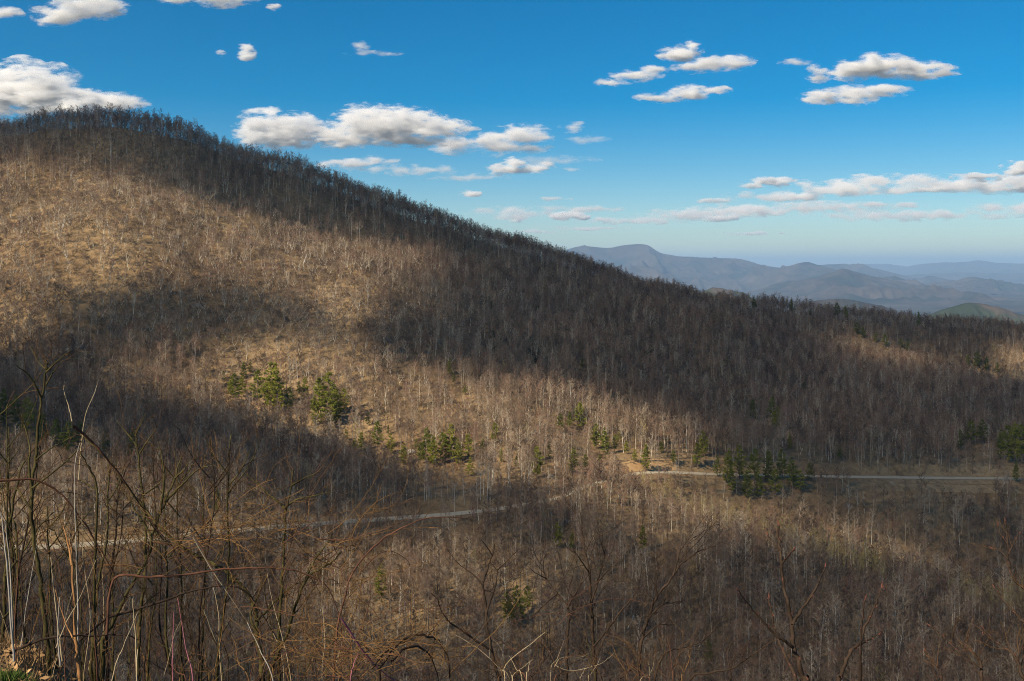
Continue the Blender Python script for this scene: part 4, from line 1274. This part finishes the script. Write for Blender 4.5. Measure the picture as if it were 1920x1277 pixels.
for j in range(1300):
    a = r8.uniform(0, 6.28); rr_ = abs(r8.gauss(0, .075))
    c = at(14, 1246, 5.0); p = Vector((c.x + math.cos(a) * rr_ * 1.15, 5.0 + math.sin(a) * rr_, 0))
    d = (Vector((math.cos(a) * .6, math.sin(a) * .6, 1)) + rvec(r8) * .7).normalized()
    W.blade(p, p + d * r8.uniform(.03, .09) * (1 - rr_ * 2), r8.uniform(.002, .005), d.cross(rvec(r8)).normalized())
V = np.array([tuple(v) for v in W.v]); k3 = V.reshape(-1, 3, 3)
k3[:, :, 2] += terrain(k3[:, 0, 0], k3[:, 0, 1])[:, None]
tag(mesh_obj('grass_tuft', k3.reshape(-1, 3), W.f, M['grass']), 'bright green tuft of grass in the bottom left corner', 'grass')
W = MB()
for j in range(900):
    x = r8.uniform(-3.2, -1.2); y = r8.uniform(3.8, 6.2); ux = 960 + F * x / y
    if ux > 330: continue
    a = rvec(r8); a.z *= .35; a.normalize(); b_ = a.cross(Vector((0, 0, 1)) + rvec(r8) * .5).normalized(); s = r8.uniform(.015, .04)
    p = Vector((x, y, .012 + r8.random() * .02)); n0 = len(W.v)
    W.v += [p - a * s, p + b_ * s * .5, p + a * s, p - b_ * s * .5]; W.f.append((n0, n0 + 1, n0 + 2, n0 + 3))
V = np.array([tuple(v) for v in W.v]); k4 = V.reshape(-1, 4, 3)
k4[:, :, 2] += terrain(k4[:, 0, 0], k4[:, 0, 1])[:, None]
M['leaf'] = mat_noise('dead_leaves', [(.3, (.22, .12, .05)), (.7, (.48, .31, .15))], 8)
tag(mesh_obj('fallen_leaves', k4.reshape(-1, 3), W.f, M['leaf']), 'brown fallen leaves scattered over the near bank', 'leaves', kind='stuff')


# ------------------------------------------------------------------ plain, far mountains
m, nt, b = new_mat('wooded_plain')
n1 = noise_node(nt, 0.0012, 6, .6); n2 = noise_node(nt, .02, 4, .7)
r1 = ramp(nt, [(.36, (.030, .038, .026)), (.48, (.060, .052, .040)), (.60, (.080, .064, .048)), (.68, (.19, .16, .10))])
nt.links.new(n1.outputs['Fac'], r1.inputs['Fac'])
r2 = ramp(nt, [(.3, (.6, .6, .6)), (.7, (1.2, 1.2, 1.2))]); nt.links.new(n2.outputs['Fac'], r2.inputs['Fac'])
mx = nt.nodes.new('ShaderNodeMix'); mx.data_type = 'RGBA'; mx.blend_type = 'MULTIPLY'; mx.inputs['Factor'].default_value = 1
nt.links.new(r1.outputs[0], mx.inputs['A']); nt.links.new(r2.outputs[0], mx.inputs['B']); nt.links.new(mx.outputs['Result'], b.inputs['Base Color'])
M['plain'] = m
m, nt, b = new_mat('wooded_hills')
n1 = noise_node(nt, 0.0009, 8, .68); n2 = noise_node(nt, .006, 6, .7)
r1 = ramp(nt, [(.38, (.022, .028, .022)), (.46, (.050, .042, .036)), (.56, (.075, .058, .048)), (.70, (.105, .080, .062))])  # dark patches paint in cloud shadow along with evergreen woods
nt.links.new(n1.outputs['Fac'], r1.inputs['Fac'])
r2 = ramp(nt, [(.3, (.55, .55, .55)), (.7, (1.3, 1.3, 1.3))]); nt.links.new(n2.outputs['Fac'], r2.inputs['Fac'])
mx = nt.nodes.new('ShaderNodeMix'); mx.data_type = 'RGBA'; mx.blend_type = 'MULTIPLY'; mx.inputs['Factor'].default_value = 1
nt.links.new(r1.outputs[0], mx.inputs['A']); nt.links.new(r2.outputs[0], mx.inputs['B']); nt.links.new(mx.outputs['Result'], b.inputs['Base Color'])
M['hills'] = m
M['green_hill'] = mat_noise('pine_clad_hill', [(.40, (.030, .040, .020)), (.50, (.045, .052, .028)), (.55, (.075, .060, .045)), (.72, (.105, .080, .060))], .004, 8, .8)
M['field'] = mat_noise('bare_tan_field', [(.3, (.27, .20, .13)), (.7, (.38, .30, .20))], .01)

PLAIN = -452.0
pv = []; n = 60
ys = np.concatenate([[-3000, 0], np.geomspace(1200, 76000, 58)])
xs = np.linspace(-1, 1, 61)
V = []
for y in ys:
    w = max(6000, abs(y) * 1.0)
    for x in xs:
        V.append((x * w, y, PLAIN - (y / 58000) ** 2 * 0))
V = np.array(V)
V[:, 2] += np.clip(V[:, 1] / 4000, 0, 1) * 14 * fbm(V[:, 0] / 900, V[:, 1] / 900, 3, 60)
ix = np.arange(60 * 61).reshape(60, 61)
fs = np.stack([ix[:-1, :-1], ix[:-1, 1:], ix[1:, 1:], ix[1:, :-1]], -1).reshape(-1, 4).tolist()
tag(mesh_obj('valley_plain', V, fs, M['plain'], smooth=True), 'hazy wooded plain stretching to the horizon', kind='structure')


def mountain(name, label, sky_pts, D, front, back, mat, seed, rough=1.0, n=240, m_=84):
    """ridge with its skyline through picture points at distance D, falling to the plain on both sides"""
    if D > 9000: D *= 1.35; front *= 1.35; back *= 1.3
    sp_ = np.array(sky_pts, float)
    u = np.linspace(sp_[0, 0], sp_[-1, 0], n)
    s_ = np.array(sp_[:, 1])[None, :]; sx = sp_[:, 0][None, :]
    v = pchip_eval(np.repeat(sx, n, 0), np.repeat(s_, n, 0), np.repeat(pchip_slopes(sx, s_), n, 0), u)
    t = np.concatenate([np.linspace(-1, 0, int(m_ * .62), endpoint=False), np.linspace(0, 1, m_ - int(m_ * .62))])
    U, Tt = np.meshgrid(u, t, indexing='ij')
    Vv = np.repeat(v[:, None], m_, 1)
    Yc = D + 0 * U
    Y = np.where(Tt < 0, Yc + Tt * front, Yc + Tt * back)
    X = (U - 960) / F * Yc
    H = (HOR - Vv) / F * Yc - PLAIN
    fall = np.where(Tt < 0, (1 + Tt), (1 - Tt))
    prof = fall ** 1.25
    L = max(front, 1500) * .27
    rg = ridged(X / L, (Y) / (L * 1.3), 4, seed) - 1.0
    side = np.abs(Tt) ** .7 * (1 - np.abs(Tt)) * 2.2
    Z = PLAIN - 8 + H * (prof + side * rg * .75 * rough)
    Z = np.minimum(Z, (HOR - Vv) / F * Y + np.where(Tt < 0, 0, 1e9)) + (fbm(X / (.012 * D), Y / (.012 * D), 4, seed + 9) * (.0012 if D > 9000 else .0022) * D) * np.where(np.abs(Tt) > .01, 1.0, .45 if D > 9000 else .35)
    P = np.stack([X, Y, Z], -1).reshape(-1, 3)
    ix = np.arange(n * m_).reshape(n, m_)
    fs = np.stack([ix[:-1, :-1], ix[1:, :-1], ix[1:, 1:], ix[:-1, 1:]], -1).reshape(-1, 4).tolist()
    return tag(mesh_obj(name, P, fs, mat, smooth=True), label, kind='structure')


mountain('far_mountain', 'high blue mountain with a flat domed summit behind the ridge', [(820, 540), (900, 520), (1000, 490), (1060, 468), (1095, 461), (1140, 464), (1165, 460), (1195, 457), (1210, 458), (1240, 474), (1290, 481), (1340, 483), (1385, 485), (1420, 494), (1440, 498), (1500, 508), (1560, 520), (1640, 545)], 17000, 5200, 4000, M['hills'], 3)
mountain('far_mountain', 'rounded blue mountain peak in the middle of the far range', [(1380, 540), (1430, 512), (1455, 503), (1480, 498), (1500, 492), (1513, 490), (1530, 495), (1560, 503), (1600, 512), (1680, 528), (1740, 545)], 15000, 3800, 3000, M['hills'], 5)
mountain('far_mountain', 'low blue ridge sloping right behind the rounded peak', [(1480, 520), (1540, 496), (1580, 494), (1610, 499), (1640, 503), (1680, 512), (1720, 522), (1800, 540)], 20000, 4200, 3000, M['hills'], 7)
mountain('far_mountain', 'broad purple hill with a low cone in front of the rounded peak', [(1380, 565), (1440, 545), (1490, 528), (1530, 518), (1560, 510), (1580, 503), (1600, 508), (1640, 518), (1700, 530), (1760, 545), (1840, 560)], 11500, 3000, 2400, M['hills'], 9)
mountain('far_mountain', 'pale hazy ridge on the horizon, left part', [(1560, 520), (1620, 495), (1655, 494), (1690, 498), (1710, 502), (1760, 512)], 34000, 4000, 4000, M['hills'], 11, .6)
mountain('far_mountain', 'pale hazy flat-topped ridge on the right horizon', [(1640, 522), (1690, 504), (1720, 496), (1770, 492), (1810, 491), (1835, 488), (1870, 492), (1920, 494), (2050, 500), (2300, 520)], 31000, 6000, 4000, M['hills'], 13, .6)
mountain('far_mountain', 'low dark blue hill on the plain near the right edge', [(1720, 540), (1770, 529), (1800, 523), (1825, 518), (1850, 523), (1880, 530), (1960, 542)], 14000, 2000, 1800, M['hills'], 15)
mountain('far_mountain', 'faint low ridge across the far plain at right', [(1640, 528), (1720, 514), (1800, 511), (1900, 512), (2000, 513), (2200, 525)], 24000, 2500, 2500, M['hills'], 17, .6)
mountain('near_hill', 'green and brown wooded hill beyond the right ridge', [(1660, 640), (1740, 588), (1790, 571), (1815, 565), (1845, 567), (1880, 578), (1920, 588), (1990, 612), (2080, 640)], 5200, 1300, 1000, M['green_hill'], 19, .5)
mountain('near_hill', 'small green rocky hill just behind the ridge', [(1260, 610), (1300, 552), (1322, 543), (1348, 537), (1368, 542), (1390, 545), (1440, 580), (1500, 620)], 5600, 1100, 1000, M['green_hill'], 21, .5)
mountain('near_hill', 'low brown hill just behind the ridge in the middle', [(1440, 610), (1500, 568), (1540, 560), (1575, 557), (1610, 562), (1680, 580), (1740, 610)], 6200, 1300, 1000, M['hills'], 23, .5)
for (u, v, w, lab) in ((1690, 546.5, 24, 'small bare tan field on the hill slope behind the ridge'), (1862, 535, 44, 'long bare tan field on the plain near the right edge')):
    Y = 14200 if u < 1800 else F * 452 / (v - HOR) * .93
    dep = 420
    c = at(u, v, Y); q = []
    for a in np.linspace(0, 6.283, 20, endpoint=False):
        k = 1 + .25 * math.sin(3 * a + u)
        q.append((c.x + math.cos(a) * w / 2 / F * Y * k, c.y + math.sin(a) * dep * .5 * k, c.z + (math.sin(a) * dep * .5 * k) * (.10 if u < 1800 else .02)))
    tag(mesh_obj('field', q, [tuple(range(20))], M['field']), lab, kind='structure')

# the air
hv = bpy.data.materials.new('valley_air'); hv.use_nodes = True
nt = hv.node_tree; nt.nodes.clear()
ho = nt.nodes.new('ShaderNodeOutputMaterial'); pvn = nt.nodes.new('ShaderNodeVolumePrincipled')
pvn.inputs['Color'].default_value = (.44, .69, 1.0, 1); pvn.inputs['Density'].default_value = HAZE
pvn.inputs['Density Attribute'].default_value = ''; pvn.inputs['Anisotropy'].default_value = 0.0
nt.links.new(pvn.outputs[0], ho.inputs['Volume'])
bx0, bx1, by0, by1, bz0, bz1 = -80000, 80000, -3500, 78000, -500, 640
vs = [(x, y, z) for x in (bx0, bx1) for y in (by0, by1) for z in (bz0, bz1)]
fs = [(0, 1, 3, 2), (4, 6, 7, 5), (0, 4, 5, 1), (2, 3, 7, 6), (0, 2, 6, 4), (1, 5, 7, 3)]
tag(mesh_obj('haze', vs, fs, hv), 'thin blue haze lying over the valleys', 'haze', kind='stuff')


# clouds added overhead out of view, their thickness shaped to shade the slope
LIT = [
    ([(-400, 320), (0, 292), (200, 312), (400, 372), (600, 428), (800, 468), (880, 492), (800, 560), (700, 600), (650, 640), (560, 570), (420, 535), (220, 530), (110, 560), (110, 640), (0, 665), (-400, 650)], 1.0),
    ([(330, 650), (520, 615), (700, 650), (830, 680), (950, 718), (1080, 728), (1200, 768), (1350, 828), (1345, 888), (1200, 900), (1080, 945), (1000, 925), (850, 905), (700, 868), (560, 812), (430, 785), (330, 765), (200, 712), (130, 680), (250, 690)], 1.0),
    ([(1000, 925), (1180, 905), (1330, 925), (1500, 960), (1600, 995), (1720, 1042), (1850, 1090), (1700, 1090), (1600, 1062), (1500, 1030), (1300, 985), (1150, 970), (1050, 965)], 1.0),
    ([(1000, 960), (1300, 965), (1500, 1015), (1600, 1050), (1450, 1090), (1100, 1060)], .5),
    ([(560, 1030), (800, 1000), (1000, 1035), (1060, 1150), (900, 1190), (700, 1210), (540, 1150)], .85),
    ([(-300, 850), (200, 850), (480, 905), (600, 965), (400, 1030), (-300, 1060)], .8),
    ([(1850, 655), (1920, 640), (2200, 660), (2200, 740), (1890, 700)], 1.0),
    ([(1540, 630), (1700, 668), (1860, 700), (1900, 720), (1700, 700), (1560, 662)], .9),
    ([(1300, 1150), (1920, 1180), (1920, 1290), (1300, 1290)], .30),
]
MW, MH = 340, 200     # mask cells of 10 px, u from -740, v from -200
mu = -740 + 10 * np.arange(MW); mv = -200 + 10 * np.arange(MH)
MU, MV = np.meshgrid(mu, mv)
mask = np.where((MV > 1010) & ((MU < 1300) | (MV > 1130)), .30, .08)
for poly, val in LIT:
    inside = np.zeros(MU.shape, bool)
    for (x1, y1), (x2, y2) in zip(poly, poly[1:] + poly[:1]):
        if y1 == y2: continue
        c_ = ((y1 > MV) != (y2 > MV)) & (MU < (x2 - x1) * (MV - y1) / (y2 - y1) + x1)
        inside ^= c_
    mask = np.where(inside, np.maximum(mask, val), mask)
for _ in range(1):
    mask = (np.roll(mask, 1, 0) + mask + np.roll(mask, -1, 0)) / 3; mask = (np.roll(mask, 1, 1) + mask + np.roll(mask, -1, 1)) / 3
CA = 1400.0
cell = 15.0
off = np.array(sun_dir) / sun_dir.z
cx = np.arange(-1500, 1500, cell) + off[0] * CA; cyy = np.arange(-250, 1500, cell) + off[1] * CA
CX, CY_ = np.meshgrid(cx, cyy, indexing='ij')
X0 = CX.ravel(); Y0 = CY_.ravel()
best = np.full(X0.shape, -1.0)
done = np.zeros(X0.shape, bool); hx = np.zeros_like(X0); hy = np.zeros_like(X0); hz = np.zeros_like(X0)
for zz in np.arange(150, -220, -6.0):
    d_ = CA - zz
    gx_ = X0 - off[0] * d_; gy_ = Y0 - off[1] * d_
    t_ = terrain(gx_, np.maximum(gy_, .3)) + 7
    new = (~done) & (t_ >= zz) & (gy_ > .3)
    hx[new] = gx_[new]; hy[new] = gy_[new]; hz[new] = zz; done |= new
u_, v_ = to_px(hx, np.maximum(hy, 1.0), hz)
iu = np.clip(((u_ + 740) / 10), 0, MW - 2); iv = np.clip(((v_ + 200) / 10), 0, MH - 2)
i0 = iu.astype(int); j0 = iv.astype(int); fu = iu - i0; fv = iv - j0
lit = (mask[j0, i0] * (1 - fu) + mask[j0, i0 + 1] * fu) * (1 - fv) + (mask[j0 + 1, i0] * (1 - fu) + mask[j0 + 1, i0 + 1] * fu) * fv
free = np.clip(.55 + 1.6 * fbm(X0 / 420, Y0 / 420, 3, 90), 0, 1)
lit = np.where(done & (hy > 150), lit, free)
lit = np.where((hy < 60) & (np.abs(hx) < 60), .9, lit)
shade = np.clip(1 - lit + .22 * fbm(X0 / 90, Y0 / 90, 3, 92), 0, 1).reshape(CX.shape)
for _ in range(1):
    p_ = np.pad(shade, 1, mode='edge')
    shade = (p_[:-2, 1:-1] + p_[2:, 1:-1] + p_[1:-1, :-2] + p_[1:-1, 2:] + 2 * shade) / 6
edge = np.minimum.reduce([np.arange(len(cx))[:, None] + 0 * CX, (len(cx) - 1 - np.arange(len(cx)))[:, None] + 0 * CX, np.arange(len(cyy))[None, :] + 0 * CX, (len(cyy) - 1 - np.arange(len(cyy)))[None, :] + 0 * CX])
thick = np.clip(shade - .10, 0, .9) * 44 * np.clip(edge / 4, 0, 1)
on = thick > .4
lab = np.zeros(on.shape, int); cur = 0
for a in range(on.shape[0]):
    for b_ in range(on.shape[1]):
        if on[a, b_] and not lab[a, b_]:
            cur += 1; st = [(a, b_)]; lab[a, b_] = cur
            while st:
                p_, q_ = st.pop()
                for dp in (-1, 0, 1):
                    for dq in (-1, 0, 1):
                        e_, g_ = p_ + dp, q_ + dq
                        if 0 <= e_ < on.shape[0] and 0 <= g_ < on.shape[1] and on[e_, g_] and not lab[e_, g_]:
                            lab[e_, g_] = cur; st.append((e_, g_))
sm = bpy.data.materials.new('shade_cloud_vapour'); sm.use_nodes = True
nt = sm.node_tree; nt.nodes.clear()
o1 = nt.nodes.new('ShaderNodeOutputMaterial'); v1 = nt.nodes.new('ShaderNodeVolumeScatter')
v1.inputs['Color'].default_value = (.97, .97, .98, 1); v1.inputs['Density'].default_value = .036; v1.inputs['Anisotropy'].default_value = .3
nt.links.new(v1.outputs[0], o1.inputs['Volume'])
for c_ in range(1, cur + 1):
    comp = lab == c_
    if comp.sum() < 12: continue
    th = np.where(comp, thick, 0)
    need = comp.copy(); need[1:] |= comp[:-1]; need[:-1] |= comp[1:]; n2_ = need.copy(); n2_[:, 1:] |= need[:, :-1]; n2_[:, :-1] |= need[:, 1:]
    vid_t = -np.ones(on.shape, int); vid_b = -np.ones(on.shape, int); V = []
    for a, b_ in zip(*np.where(n2_)):
        t_ = th[a, b_]
        vid_t[a, b_] = len(V); V.append((cx[a], cyy[b_], CA + t_ * .6))
        if t_ > 0: vid_b[a, b_] = len(V); V.append((cx[a], cyy[b_], CA - t_ * .4))
        else: vid_b[a, b_] = vid_t[a, b_]
    Fc = []
    for a, b_ in zip(*np.where(comp | n2_)):
        if a + 1 >= on.shape[0] or b_ + 1 >= on.shape[1]: continue
        q4 = [(a, b_), (a + 1, b_), (a + 1, b_ + 1), (a, b_ + 1)]
        if not any(comp[p_] for p_ in q4) or any(vid_t[p_] < 0 for p_ in q4): continue
        for tri in ((0, 1, 2), (0, 2, 3)):
            if not any(th[q4[i]] > 0 for i in tri): continue
            Fc.append(tuple(vid_t[q4[i]] for i in tri)); Fc.append(tuple(vid_b[q4[i]] for i in reversed(tri)))
    if not Fc: continue
    tag(mesh_obj('shade_cloud', V, Fc, sm), 'unseen cloud sheet added overhead, shaped to shade the mountain', 'cloud', 'unseen clouds shaped to shade the mountain', 'stuff')
